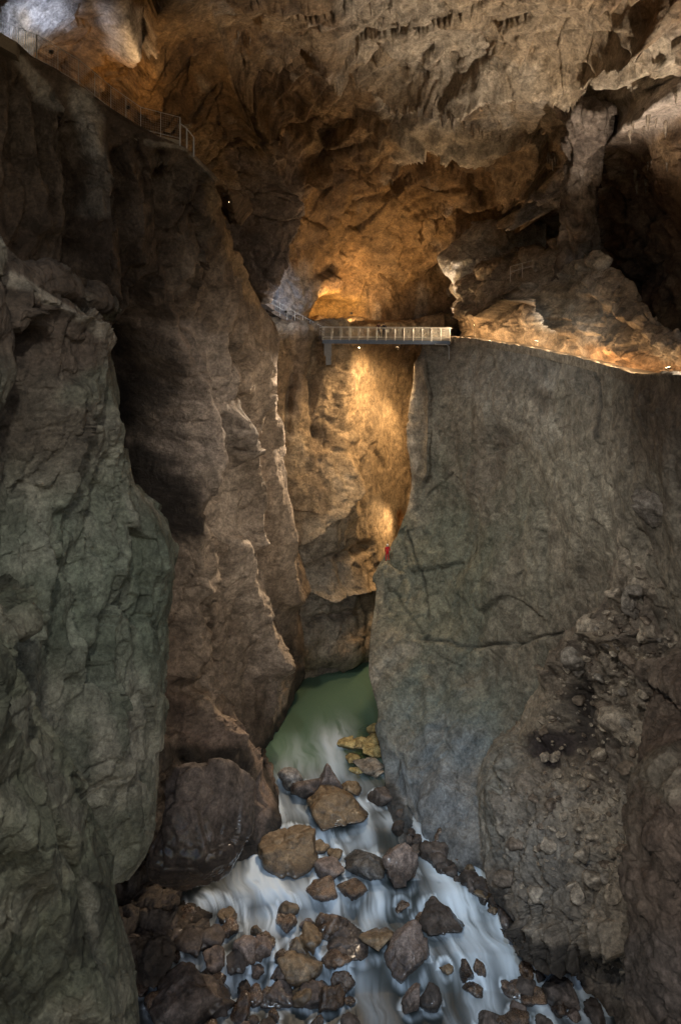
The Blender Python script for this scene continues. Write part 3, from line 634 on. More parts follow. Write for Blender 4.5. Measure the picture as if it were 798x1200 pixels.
# ------------------------------------------------------------------ river
def zw(Y):
    """water level along the gorge (m): pool at the back, cascades towards the viewer"""
    Y = np.asarray(Y, float)
    return -43.0 - 1.0 * sm(70, 64, Y) * 1 - 0.8 * sm(62.5, 60.5, Y) - 0.7 * sm(57, 54.5, Y) - 0.9 * sm(52.5, 50, Y)
def _sm_rev(a, b, x): return sm(a, b, x)
def zw(Y):
    Y = np.asarray(Y, float)
    return -43.0 - 0.7 * (1 - sm(64, 69, Y)) - 0.7 * (1 - sm(59.5, 61.5, Y)) - 0.7 * (1 - sm(54, 56, Y)) - 0.9 * (1 - sm(49.5, 51.5, Y))
def water_pt(px, py):
    Y = 60.0
    for _ in range(30): Y = -float(zw(Y)) * F / (py - HY)
    return Vector(((px - CX) / F * Y, Y, float(zw(Y))))

def build_river():
    nx, ny = 640, 760
    X = np.linspace(-24, 26, nx); Y = np.concatenate([np.linspace(30, 44, 60, endpoint=False), np.linspace(44, 74, ny - 160, endpoint=False), np.linspace(74, 104, 100)])
    XX, YY = np.meshgrid(X, Y)
    Z = zw(YY)
    px = (CX + XX / YY * F).astype(f4); py = (HY - Z / YY * F).astype(f4)
    P = np.stack([XX, YY, Z * 0], -1).reshape(-1, 3).astype(f4)
    # flow coordinates: the stream comes towards the viewer and turns right
    flow = np.stack([XX + 0.28 * (YY - 60) , YY * 0.16, XX * 0], -1).reshape(-1, 3).astype(f4)
    wob = fbm(P * 0.35, 3, seed=90); flow2 = flow + np.stack([wob, wob * 0.2, wob * 0], -1) * 0.9
    st = fbm(flow2 * 0.9, 4, gain=0.42, seed=91, rot=False)
    st2 = fbm(flow2 * 3.5, 4, seed=93, rot=False)
    pxr, pyr = px.ravel(), py.ravel()
    foam = np.zeros(len(P), f4)
    strokes = [([(392, 872), (385, 905)], 30, .75), ([(350, 880), (330, 930), (340, 950)], 22, .55), ([(400, 925), (440, 905)], 24, .5), ([(330, 950), (380, 950)], 20, .55),
               ([(428, 948), (424, 985), (400, 995), (380, 985)], 15, .85), ([(440, 960), (480, 962), (500, 975)], 12, .65), ([(436, 1000), (440, 1035)], 12, .5),
               ([(302, 995), (298, 1030)], 8, 1.0), ([(290, 1040), (330, 1035), (360, 1045), (400, 1060)], 26, .8), ([(300, 1080), (360, 1080), (390, 1070)], 22, .6),
               ([(225, 1110), (265, 1078), (290, 1055)], 12, .7), ([(430, 1030), (440, 1060), (425, 1100)], 15, .8), ([(410, 1090), (425, 1130)], 10, .7),
               ([(495, 985), (520, 1020), (550, 1045)], 16, .75), ([(550, 1045), (575, 1090), (605, 1130), (640, 1175)], 36, .85), ([(520, 1090), (545, 1130), (570, 1180)], 26, .6),
               ([(190, 1160), (240, 1145), (290, 1160)], 12, .8), ([(235, 1120), (275, 1130)], 9, .5), ([(575, 1060), (600, 1110), (612, 1190)], 10, .9),
               ([(680, 1150), (690, 1190)], 16, .6), ([(480, 1060), (500, 1110)], 14, .35), ([(560, 1190), (590, 1160)], 30, .4), ([(640, 1130), (590, 1115)], 14, .6), ([(425, 1150), (440, 1178), (450, 1205)], 20, .42)]
    for pl, w, k in strokes:
        D, _, _ = seg_dist(pxr, pyr, pl)
        foam = np.maximum(foam, k * np.exp(-(D / w) ** 2))
    collar = np.zeros(len(P), f4); lee = np.zeros(len(P), f4)
    XR = XX.ravel().astype(f4); YR = YY.ravel().astype(f4)
    for bx_, by_, br_ in STONES:
        i_ = np.where((np.abs(XR - bx_) < br_ * 2.2 + 1.0) & (np.abs(YR - by_) < br_ * 2.2 + 1.6))[0]
        ax_ = XR[i_] - bx_; ay_ = (YR[i_] - by_)
        d_ = np.sqrt(ax_ ** 2 + ay_ ** 2)
        k_ = np.exp(-((d_ - br_) / (0.16 + 0.20 * br_)) ** 2) * (0.55 + 0.75 * np.clip(st2[i_] + 0.3, 0, 1)) * np.where(ay_ > -0.2 * br_, 1.0, 0.55)
        collar[i_] = np.maximum(collar[i_], k_)
        lee[i_] = np.maximum(lee[i_], np.exp(-(ax_ / (br_ * 0.8)) ** 2) * np.clip(-ay_ / br_, 0, 1) * np.exp(-np.clip(-ay_ - br_, 0, 9) / 1.2))
    foam = foam * (1 - 0.6 * lee)
    foam = foam * (0.9 + 0.65 * st + 0.1 * st2) + 0.16 * sm(-0.2, 0.6, st) * sm(905, 960, pyr) + 0.04 * sm(905, 960, pyr)
    foam = np.maximum(foam, collar * 0.8 * sm(885, 930, pyr))
    foam = foam * (1 - 0.45 * sm(0.1, 0.6, fbm(flow2 * 2.2 + 7, 3, seed=97, rot=False)))
    foam = sm(0.02, 0.95, foam)
    pool = 1 - sm(880, 925, pyr + 10 * wob)
    Z2 = Z.ravel() + 0.10 * fbm(flow2 * 1.1, 3, seed=95, rot=False) * (1 - pool) + 0.16 * foam * (0.6 + st) + 0.012 * fbm(P * 1.2, 3, seed=96)
    shallow = np.zeros(len(P), f4)
    for (bx, by), (rx, ry), k in [((425, 880), (34, 40), .9), ((400, 925), (26, 18), .6), ((345, 960), (40, 20), .45), ((470, 1060), (30, 22), .3)]:
        q = ((pxr - bx) / rx) ** 2 + ((pyr - by) / ry) ** 2
        shallow = np.maximum(shallow, k * np.exp(-q))
    shallow *= (1 - foam * 0.8)
    me = bpy.data.meshes.new('river')
    co = np.stack([XX.ravel(), YY.ravel(), Z2], -1).astype(f4)
    nv, nu = XX.shape; idx = np.arange(nv * nu).reshape(nv, nu)
    q = np.stack([idx[:-1, :-1], idx[:-1, 1:], idx[1:, 1:], idx[1:, :-1]], -1).reshape(-1, 4)
    me.vertices.add(len(co)); me.vertices.foreach_set('co', co.ravel())
    me.loops.add(q.size); me.loops.foreach_set('vertex_index', q.ravel().astype(np.int32))
    me.polygons.add(len(q)); me.polygons.foreach_set('loop_start', (np.arange(len(q)) * 4).astype(np.int32))
    me.update(calc_edges=True); me.polygons.foreach_set('use_smooth', np.ones(len(q), bool))
    for nm, v in (('foam', foam), ('pool', pool), ('shallow', shallow)):
        a = me.attributes.new(nm, 'FLOAT', 'POINT'); a.data.foreach_set('value', v.astype(f4))
    m, nt, b = newmat('river_water'); N = nt.nodes; L = nt.links
    def A(n): a = N.new('ShaderNodeAttribute'); a.attribute_name = n; return a.outputs['Fac']
    mx1 = N.new('ShaderNodeMixRGB'); L.new(A('pool'), mx1.inputs[0]); mx1.inputs[1].default_value = (0.028, 0.034, 0.034, 1); mx1.inputs[2].default_value = (0.11, 0.19, 0.13, 1)
    mx2 = N.new('ShaderNodeMixRGB'); L.new(A('foam'), mx2.inputs[0]); L.new(mx1.outputs[0], mx2.inputs[1]); mx2.inputs[2].default_value = (0.62, 0.72, 0.82, 1)
    L.new(mx2.outputs[0], b.inputs['Base Color'])
    rr = N.new('ShaderNodeMapRange'); L.new(A('foam'), rr.inputs[0]); rr.inputs['To Min'].default_value = 0.42; rr.inputs['To Max'].default_value = 0.8
    L.new(rr.outputs[0], b.inputs['Roughness']); b.inputs['IOR'].default_value = 1.33
    tcw = N.new('ShaderNodeTexCoord'); mpw = N.new('ShaderNodeMapping'); mpw.inputs['Scale'].default_value = (1.6, 0.7, 1); L.new(tcw.outputs['Object'], mpw.inputs[0])
    nw = N.new('ShaderNodeTexNoise'); nw.inputs['Scale'].default_value = 1.3; nw.inputs['Detail'].default_value = 6; L.new(mpw.outputs[0], nw.inputs['Vector'])
    bw = N.new('ShaderNodeBump'); bw.inputs['Strength'].default_value = 0.3; bw.inputs['Distance'].default_value = 0.12; L.new(nw.outputs['Fac'], bw.inputs['Height']); L.new(bw.outputs[0], b.inputs['Normal'])
    tr = N.new('ShaderNodeBsdfTransparent'); tr.inputs[0].default_value = (0.55, 0.7, 0.5, 1)
    ms = N.new('ShaderNodeMixShader'); L.new(A('shallow'), ms.inputs[0]); L.new(b.outputs[0], ms.inputs[1]); L.new(tr.outputs[0], ms.inputs[2])
    L.new(ms.outputs[0], N['Material Output'].inputs['Surface'])
    o = link_mesh('river', me, m); tag(o, kind='structure')
def build_bed():
    nx, ny = 300, 300
    X = np.linspace(-70, 70, nx); Y = np.linspace(-20, 120, ny); XX, YY = np.meshgrid(X, Y)
    P = np.stack([XX, YY, XX * 0], -1).reshape(-1, 3).astype(f4)
    px = CX + XX.ravel() / np.maximum(YY.ravel(), 5) * F
    h, c = facet(P * 0.5, 3)
    Z = zw(YY).ravel() - 1.1 - 1.2 * (YY.ravel() < 62) + 0.35 * h + 0.4 * fbm(P * 0.3, 3, seed=99)
    me = bpy.data.meshes.new('riverbed')
    co = np.stack([XX.ravel(), YY.ravel(), Z], -1).astype(f4); idx = np.arange(nx * ny).reshape(ny, nx)
    q = np.stack([idx[:-1, :-1], idx[:-1, 1:], idx[1:, 1:], idx[1:, :-1]], -1).reshape(-1, 4)
    me.from_pydata(co.tolist(), [], q.tolist()); me.polygons.foreach_set('use_smooth', np.ones(len(q), bool))
    o = link_mesh('riverbed', me, rock_material('riverbed_gravel', attr=False, col=(0.36, 0.27, 0.13), tone2=(0.16, 0.13, 0.07), bump=0.2)); tag(o, kind='structure')
build_bed()

# ------------------------------------------------------------------ boulders
STONES = []
MB_ = {
 'grey': rock_material('boulder_grey', False, (0.21, 0.20, 0.19), tone2=(0.11, 0.10, 0.095), bump=0.09, scale=2.2, obj=True),
 'lilac': rock_material('boulder_lilac', False, (0.23, 0.18, 0.155), tone2=(0.12, 0.09, 0.078), bump=0.10, scale=2.2, obj=True),
 'ochre': rock_material('boulder_ochre', False, (0.20, 0.145, 0.09), tone2=(0.10, 0.06, 0.028), bump=0.10, scale=2.2, wet=0.7, rough=0.7, obj=True),
 'yellow': rock_material('boulder_yellow', False, (0.42, 0.33, 0.15), tone2=(0.24, 0.17, 0.06), bump=0.08, scale=2.4, obj=True),
 'wet': rock_material('boulder_wet_brown', False, (0.15, 0.095, 0.06), tone2=(0.05, 0.035, 0.028), bump=0.12, scale=2.4, wet=1.0, rough=0.6, obj=True),
 'dark': rock_material('boulder_dark', False, (0.13, 0.105, 0.092), tone2=(0.06, 0.048, 0.042), bump=0.16, scale=1.2, obj=True),
 'dry_pale': rock_material('rubble_pale', False, (0.36, 0.30, 0.235), tone2=(0.17, 0.14, 0.11), bump=0.12, scale=2.0),
 'dry_grey': rock_material('rubble_grey', False, (0.25, 0.22, 0.19), tone2=(0.13, 0.11, 0.09), bump=0.12, scale=2.0),
 'dry_brown': rock_material('rubble_brown', False, (0.20, 0.155, 0.12), tone2=(0.10, 0.075, 0.055), bump=0.12, scale=2.0),
 'ledge': rock_material('ledge_stone', False, (0.24, 0.23, 0.18), tone2=(0.13, 0.13, 0.10), bump=0.2, scale=1.2),
 'pale': rock_material('boulder_pale', False, (0.38, 0.32, 0.25), tone2=(0.18, 0.15, 0.12), bump=0.10, scale=2.2, obj=True),
}
def ico(sub):
    bm = bmesh.new(); bmesh.ops.create_icosphere(bm, subdivisions=sub, radius=1.0)
    bm.verts.ensure_lookup_table()
    v = np.array([x.co[:] for x in bm.verts], f4); fc = [[q.index for q in p.verts] for p in bm.faces]
    bm.free(); return v, fc
ICO = {k: ico(k) for k in (2, 3, 4, 5, 6)}
def boulder_mesh(name, dims, seed, mat, sub=4, round_=0.0, peak=None, rough=1.0):
    r_ = np.random.default_rng(seed)
    v, fc = ICO[sub]
    n = 9
    d = r_.normal(size=(n, 3)); d /= np.linalg.norm(d, axis=1, keepdims=True)
    h = r_.uniform(0.55, 1.0, n)
    if peak: d = np.vstack([d, [[0.75, 0.1, 0.55], [-0.8, 0, 0.45], [0, -0.8, 0.35], [0, 0.8, 0.5]]]); d[-4:] /= np.linalg.norm(d[-4:], axis=1, keepdims=True); h = np.concatenate([h * 1.5, [0.42, 0.55, 0.5, 0.5]])
    q = v @ d.T; q = np.where(q > 0.02, h / np.maximum(q, 0.02), 9.0)
    k = 34 if round_ < 0.5 else 5
    r = -np.log(np.exp(-k * q).sum(1)) / k
    r = np.clip(r, 0.25, 1.25)
    P = (v * r[:, None]).astype(f4)
    P = P * (np.array(dims, f4) / (P.max(0) - P.min(0)))
    sc = max(dims)
    Pn = P / sc * 3 + seed
    hh, ck = facet(Pn * 1.1, seed % 17)
    dd = 0.045 * fbm(Pn * 0.9, 4, seed=seed % 11) + 0.04 * hh + 0.012 * fbm(Pn * 4, 3, seed=3) - 0.015 * (1 - sm(0, .1, ck))
    h2, _ = facet(Pn * 3.1, seed % 13); dd += 0.010 * h2
    P = P + v * (dd * sc * rough)[:, None]
    me = bpy.data.meshes.new(name); me.from_pydata(P.tolist(), [], fc)
    me.polygons.foreach_set('use_smooth', np.ones(len(fc), bool)); me.materials.append(mat); me.update()
    return me

def boulder(px0, px1, py0, py1, tone, label, seed, group=None, sink=0.22, rot=0.0, tilt=(0, 0), sub=4, name='boulder', hk=1.0, at=None, round_=0, peak=False, depth=0.85, cat='boulder'):
    """boulder standing in the water whose picture spans px0..px1, py0..py1 (base at py1)"""
    base = at or water_pt((px0 + px1) / 2, py1)
    Y = base.y; w = (px1 - px0) / F * Y * 1.14; hpx = (py1 - py0) / F * Y
    D = w * depth; sl = -base.z / Y
    hgt = max(0.35 * w, (hpx - D * sl * 0.75) / (1 - sink * 0.3)) * hk
    me = boulder_mesh(name, (w, D, hgt * (1 + sink)), seed, MB_[tone], max(sub, 4) + (1 if px1 - px0 > 40 and sub < 5 else 0), round_, peak, rough=1.05)
    o = bpy.data.objects.new(name, me); COL.objects.link(o)
    o.location = base + Vector((0, D * 0.42, hgt * (1 + sink) / 2 - hgt * sink))
    o.rotation_euler = (math.radians(tilt[0]), math.radians(tilt[1]), math.radians(rot))
    tag(o, label, cat, group); STONES.append((o.location.x, o.location.y, w * 0.46))
    return o

GR = 'boulders standing in the river'
BL = [
 (371, 400, 888, 936, 'lilac', 'tall pointed pinkish boulder with a sharp peak in the white water below the green pool', dict(peak=True)),
 (346, 379, 908, 940, 'lilac', 'lumpy pinkish boulder leaning against the sharp peaked boulder on its left', {}),
 (326, 351, 899, 926, 'grey', 'pale grey block at the edge of the green pool, left of the peaked boulder', {}),
 (398, 421, 911, 936, 'ochre', 'half drowned ochre boulder between the peaked boulder and the central cliff', {}),
 (366, 428, 932, 980, 'ochre', 'broad flat-topped ochre boulder just below the peaked boulder', {'depth': 1.0}),
 (308, 372, 974, 1025, 'ochre', 'large ochre boulder with a mossy brown front beside the foot of the left cliff', {'depth': 1.0}),
 (408, 455, 992, 1034, 'grey', 'smooth grey boulder in mid stream left of the tall tilted block', {}),
 (447, 490, 977, 1043, 'lilac', 'tall tilted greyish pink block in mid stream with a dark underside', {'tilt': (0, 18)}),
 (433, 463, 920, 947, 'dark', 'black rock in the blue shade at the foot of the central cliff', {}),
 (372, 406, 1004, 1036, 'lilac', 'rounded brown boulder between the large ochre boulder and the smooth grey one', {}),
 (364, 383, 984, 1002, 'ochre', 'small ochre stone above the right shoulder of the large ochre boulder', {'sub': 3}),
 (384, 402, 992, 1008, 'ochre', 'small rusty stone left of the smooth grey boulder', {'sub': 3}),
 (362, 396, 1030, 1056, 'wet', 'wet brown boulder with foam behind it, under the rounded brown boulder', {}),
 (398, 428, 1032, 1058, 'wet', 'glistening dark boulder below the smooth grey boulder', {}),
 (463, 479, 1056, 1071, 'wet', 'fist shaped little dark stone alone in the grey shallows', {'sub': 3}),
 (494, 540, 1056, 1096, 'dark', 'dark angular boulder beside the white chute on the right', {}),
 (458, 504, 1078, 1150, 'lilac', 'tall cracked brown boulder standing below the dark angular boulder', {}),
 (472, 496, 1150, 1192, 'lilac', 'left half of the split brown boulder at the bottom of the stream', {}),
 (493, 518, 1146, 1188, 'dark', 'darker right half of the split boulder at the bottom of the stream', {}),
 (541, 556, 1124, 1156, 'wet', 'slim wet dark rock left of its twin in the white chute', {'sub': 3}),
 (557, 571, 1124, 1150, 'wet', 'slim wet dark rock right of its twin in the white chute', {'sub': 3}),
 (424, 461, 1098, 1120, 'ochre', 'low gold coloured rock with water sliding over its front', {}),
 (515, 531, 1128, 1146, 'ochre', 'small rusty rock right of the tall cracked brown boulder', {'sub': 3}),
 (484, 506, 1070, 1090, 'wet', 'small brown rock tucked under the dark angular boulder', {'sub': 3}),
 (548, 570, 1152, 1170, 'wet', 'low dark rock just under the two slim wet rocks', {'sub': 3}),
 (594, 618, 1150, 1172, 'wet', 'rusty wet rock, upper left of the cluster by the lower right bank', {}),
 (612, 640, 1158, 1186, 'wet', 'brown wet rock in the middle of the cluster by the lower right bank', {}),
 (596, 622, 1176, 1206, 'wet', 'dripping brown rock at the bottom edge, right of the white chute', {}),
 (640, 682, 1138, 1192, 'dark', 'long dark slab tilted in the spray at the lower right', {'tilt': (0, 25)}),
 (622, 640, 1130, 1148, 'wet', 'small rusty stone between the big overhung boulder and the long dark slab', {'sub': 3}),
 (560, 588, 1186, 1212, 'dark', 'dark rock cut by the bottom edge of the picture in the white chute', {}),
 (598, 662, 1042, 1114, 'lilac', 'big boulder with a pale top and black underside jammed beneath the rubble slope', {'depth': .9}),
 (325, 349, 1049, 1076, 'ochre', 'round reddish boulder standing alone in the milky white water', {}),
 (332, 344, 1077, 1094, 'wet', 'small wet stone right under the round reddish boulder', {'sub': 3}),
 (338, 361, 1092, 1122, 'ochre', 'pointed golden brown rock above the jumble of wet stones', {'peak': True, 'sub': 3}),
 (353, 388, 1148, 1184, 'lilac', 'square pinkish brown block at the right end of the wet jumble', {}),
 (308, 342, 1148, 1184, 'lilac', 'blunt brown block left of the square pinkish one in the jumble', {}),
 (380, 426, 1082, 1128, 'dark', 'smooth dark grey slab drowned under thin sliding water', {'hk': .6, 'depth': 1.1}),
 (322, 372, 1118, 1150, 'ochre', 'rust red mossy boulder in the middle of the wet jumble', {}),
 (276, 304, 1098, 1140, 'lilac', 'upright brown block at the left of the wet jumble', {}),
 (300, 322, 1092, 1116, 'wet', 'shiny dark brown rock behind the rust red boulder', {'sub': 3}),
 (258, 280, 1076, 1100, 'wet', 'black wet rock dividing the milky water from the dark bank', {'sub': 3}),
 (284, 308, 1150, 1180, 'wet', 'wet brown rock leaning on the upright brown block', {}),
 (176, 262, 1170, 1215, 'dark', 'broad dark rock cut by the bottom edge under the left cliff', {}),
 (226, 262, 1136, 1162, 'wet', 'black rock surrounded by thin foam on the left bank', {}),
 (142, 200, 1084, 1126, 'dark', 'dim brown boulder in the deep shade under the near left cliff', {}),
 (134, 160, 1070, 1100, 'pale', 'greyish boulder peeping out at the edge of the near left cliff', {}),
 (200, 238, 1094, 1124, 'dark', 'black rock below the huge rounded boulder', {}),
 (392, 412, 1146, 1166, 'wet', 'little dark stone right of the square pinkish block', {'sub': 3}),
]
for k, (a, b_, c, d, tone, lab, kw) in enumerate(BL):
    boulder(a, b_, c, d, tone, lab, 100 + k * 7, GR, rot=random.uniform(-20, 20), **kw)

# yellow stones seen through and at the edge of the pool
YL = 'yellow stones at the edge of the pool'
for k, (a, b_, c, d, lab) in enumerate([
 (428, 452, 858, 876, 'flat yellow stone against the cliff, topmost of the yellow heap at the pool'),
 (410, 432, 866, 882, 'round yellow stone lying in the green shallows beside the heap'),
 (424, 450, 874, 890, 'large yellow stone in the middle of the heap beside the pool'),
 (402, 420, 880, 896, 'drowned yellow stone in the greenish shallows'),
 (418, 446, 886, 908, 'pale speckled stone at the bottom of the yellow heap'),
 (396, 416, 868, 880, 'flat drowned yellow stone farthest left in the green shallows'),
 (430, 448, 848, 860, 'small yellow stone farthest up the pool edge against the cliff'),
 (434, 450, 896, 914, 'grey speckled stone wedged between the yellow heap and the cliff'),
 (412, 428, 898, 910, 'small yellow stone at the front of the heap beside the white water')]):
    boulder(a, b_, c, d, 'yellow' if 'yellow stone' in lab else 'pale', lab, 600 + k * 5, YL, rot=random.uniform(-40, 40), hk=0.8, depth=1.0, name='river_stone', cat='stone')

# fill-in stones of the wet jumble
JG = 'small wet stones in the river jumble'
spots = []
for k in range(70):
    for _ in range(40):
        if k < 34: px, py = random.uniform(235, 410), random.uniform(1085, 1215)
        elif k < 46: px, py = random.uniform(590, 700), random.uniform(1140, 1215)
        elif k < 56: px, py = random.uniform(500, 580), random.uniform(975, 1060); py = 960 + (px - 500) * 1.3 + random.uniform(-6, 6)
        else: px, py = random.uniform(130, 300), random.uniform(1070, 1200)
        r = 7 + 13 * random.random() ** 1.2
        if all(math.hypot(px - a, py - b_) > (r + q) * 0.75 for a, b_, q in spots): break
    spots.append((px, py, r))
smesh = {}
for k, (px, py, r) in enumerate(spots):
    tone = random.choice(['wet', 'wet', 'ochre', 'dark', 'lilac']) if px > 250 else random.choice(['dark', 'wet'])
    p = water_pt(px, py); w = 2 * r / F * p.y
    key = (tone, k % 5)
    if key not in smesh: smesh[key] = boulder_mesh('river_stone', (1.0, 0.85, 0.8), 900 + k, MB_[tone], 4, rough=1.4)
    o = bpy.data.objects.new('river_stone', smesh[key]); COL.objects.link(o)
    o.scale = (w, w, w * random.uniform(.6, 1.1)); o.location = p + Vector((0, 0, 0.12 * w)); o.rotation_euler = (random.uniform(-.3, .3), random.uniform(-.3, .3), random.uniform(0, 6.28))
    STONES.append((o.location.x, o.location.y, w * 0.42))
    tag(o, 'small wet brown or blackish stone among the boulders in the river', 'stone', JG)

# black wet rocks along the foot of the central cliff and under the rubble slope
FR = 'black wet rocks at the foot of the right hand cliffs'
random.seed(77)
for k in range(46):
    t_ = k / 45; pl_ = [(462, 962), (482, 1000), (512, 1022), (546, 1038), (572, 1060), (590, 1078), (612, 1104), (650, 1130), (690, 1150)]
    q_ = t_ * (len(pl_) - 1); i_ = min(int(q_), len(pl_) - 2); u_ = q_ - i_
    px = pl_[i_][0] * (1 - u_) + pl_[i_ + 1][0] * u_ + random.uniform(-4, 12); py = pl_[i_][1] * (1 - u_) + pl_[i_ + 1][1] * u_ + random.uniform(-10, 3)
    p = water_pt(px, py); w = random.uniform(0.6, 1.7); key = ('dark', k % 5)
    if key not in smesh: smesh[key] = boulder_mesh('river_stone', (1.0, 0.85, 0.8), 900 + k, MB_['dark'], 3)
    o = bpy.data.objects.new('shore_rock', smesh[key]); COL.objects.link(o)
    o.scale = (w, w, w * random.uniform(.7, 1.2)); o.location = p + Vector((0, 0, 0.2 * w)); o.rotation_euler = (random.uniform(-.4, .4), random.uniform(-.4, .4), random.uniform(0, 6.28))
    tag(o, 'black wet rock in the row where the right hand cliffs meet the river', 'rock', FR)

# huge rounded boulder below the left cliff
o = boulder(186, 291, 898, 1078, 'dark', 'huge rounded dark brown boulder resting against the foot of the left cliff', 41, None, sub=6, round_=1.0, at=P3(239, 1078, 50.0), hk=1.18, depth=0.8, sink=0.1)

build_river()
# ------------------------------------------------------------------ ray helper on the rock surfaces
dg = None
def hit(px, py):
    global dg
    if dg is None: dg = bpy.context.evaluated_depsgraph_get()
    d = P3(px, py, 1.0).normalized()
    ok, loc, nrm, _, ob, _ = S.ray_cast(dg, Vector((0, 0, 0)), d, distance=400)
    return (loc, nrm, ob) if ok else (None, None, None)
bpy.context.view_layer.update()

# loose stones on the rubble slope
RG = 'loose stones on the rubble slope'
named = [(679, 716, 727, 752, 'dry_pale', 'flat capstone block perched at the top of the rubble bank'), (703, 730, 762, 792, 'dry_pale', 'pale cubic block below the flat capstone'),
 (728, 756, 764, 790, 'dry_pale', 'broken pale block right of the cubic one'), (709, 761, 826, 884, 'dry_pale', 'largest squared block on the rubble slope with an ochre face'),
 (748, 772, 722, 757, 'dry_pale', 'leaning pale slab beside the little stone steps'), (730, 750, 676, 722, 'dry_grey', 'tall upright slab standing at the upper edge of the rubble'),
 (745, 797, 574, 614, 'dry_grey', 'broad domed stone near the right edge high on the rubble'), (664, 700, 752, 790, 'dry_grey', 'rounded block against the central cliff left of the cubic block'),
 (772, 792, 742, 762, 'dry_pale', 'small pale block at the right edge above the squared block')]
for k, (a, b_, c, d, tone, lab) in enumerate(named):
    loc, nrm, ob = hit((a + b_) / 2, (c + d) / 2)
    if loc is None: continue
    w = (b_ - a) / F * loc.y; h = (d - c) / F * loc.y
    me = boulder_mesh('rubble_block', (w, w * 0.9, h), 300 + k, MB_[tone], 4, rough=1.8)
    o = bpy.data.objects.new('rubble_block', me); COL.objects.link(o); o.location = loc + Vector((0, w * .25, -h * 0.12)); o.rotation_euler = (0.1, random.uniform(-.1, .1), random.uniform(-.3, .3))
    tag(o, lab, 'rock', 'large blocks on the rubble slope')
bases = {t: [boulder_mesh('loose_stone', (1.0, 0.8, 0.7), 700 + j + 31 * q, MB_[t], 3) for j in range(4)] for q, t in enumerate(('dry_pale', 'dry_grey', 'dry_brown'))}
n = 0; tries = 0; pts = []
while n < 290 and tries < 16000:
    tries += 1
    px = random.uniform(590, 798); py = random.uniform(600, 1060)
    D, Sd, T = seg_dist(np.array([px]), np.array([py]), [(a, b_) for a, b_, _ in fs])
    if Sd[0] > 0 or D[0] < 12: continue          # keep inside the slope
    w8 = 1.0 if 730 < py < 1020 and px > 640 else (0.4 if py < 730 else 0.3)
    if random.random() > w8: continue
    loc, nrm, ob = hit(px, py)
    if ob is None or ob.name != 'rubble_slope': continue
    t = random.choice(('dry_pale', 'dry_pale', 'dry_grey', 'dry_brown')); s = (0.24 + 1.25 * random.random() ** 2.4)
    if any((loc - q).length < (s + r) * 0.42 for q, r in pts): continue
    o = bpy.data.objects.new('loose_stone', random.choice(bases[t])); COL.objects.link(o)
    o.location = loc + nrm * s * 0.22; o.scale = (s, s, s * random.uniform(.6, 1)); o.rotation_euler = (random.uniform(-.5, .5), random.uniform(-.5, .5), random.uniform(0, 6.28))
    tag(o, 'loose angular grey or tan stone lying on the rubble slope at the right', 'stone', RG)
    pts.append((loc, s)); n += 1

# hanging stalactites along the lips of the roof
random.seed(31)
stm = [None] * 4
def stalactite_mesh(k):
    bm = bmesh.new(); n_ = 9; rg = 9
    rings = []
    for i in range(rg):
        t = i / (rg - 1); r = 0.16 * (1 - t) ** 0.8 * (1 + 0.25 * math.sin(i * 2.1 + k)) + 0.012
        rings.append([bm.verts.new((r * math.cos(a) * (1 + .2 * math.sin(3 * a + k)) + 0.03 * math.sin(i + k), r * math.sin(a), 0.15 - t)) for a in [2 * math.pi * q / n_ for q in range(n_)]])
    for a, b_ in zip(rings, rings[1:]):
        for q in range(n_): bm.faces.new((a[q], a[(q + 1) % n_], b_[(q + 1) % n_], b_[q]))
    bm.faces.new(rings[-1][::-1]); bm.faces.new(rings[0])
    me = bpy.data.meshes.new('stalactite'); bmesh.ops.recalc_face_normals(bm, faces=bm.faces); bm.to_mesh(me); bm.free(); me.polygons.foreach_set('use_smooth', np.ones(len(me.polygons), bool)); me.materials.append(M_STAL); return me
M_STAL = rock_material('stalactite_stone', False, (0.24, 0.20, 0.16), tone2=(0.12, 0.09, 0.07), bump=0.06, scale=3)
stm = [stalactite_mesh(k) for k in range(4)]
for pl_, n_, sp_, Lr in [([(436, 4), (480, 30)], 5, 8, (0.6, 1.4)), ([(700, 185), (740, 150), (796, 118)], 9, 14, (0.6, 1.5)), ([(455, 128), (510, 128), (560, 150), (590, 160)], 22, 6, (0.6, 1.5)),
                        ([(262, 20), (300, 50)], 3, 8, (0.6, 1.2)), ([(640, 180), (670, 205)], 10, 8, (0.8, 1.8)), ([(740, 210), (790, 190)], 8, 12, (0.6, 1.6))]:
    for k in range(n_):
        q_ = random.random() * (len(pl_) - 1); i_ = min(int(q_), len(pl_) - 2); u_ = q_ - i_
        x_ = pl_[i_][0] * (1 - u_) + pl_[i_ + 1][0] * u_ + random.uniform(-3, 3); y_ = pl_[i_][1] * (1 - u_) + pl_[i_ + 1][1] * u_ + random.uniform(-sp_, sp_)
        loc, nrm, ob = hit(x_, y_)
        if ob is None or ob.name != 'cave_ceiling': continue
        o = bpy.data.objects.new('stalactite', stm[k % 4]); COL.objects.link(o); L_ = random.uniform(*Lr); o.location = loc; o.scale = (L_ * .8, L_ * .8, L_); o.rotation_euler = (random.uniform(-.06, .06), random.uniform(-.06, .06), random.uniform(0, 6.28))
        tag(o, 'thin grey stalactite hanging in a fringe from the cave roof', 'stalactite', 'stalactites fringing the cave roof')

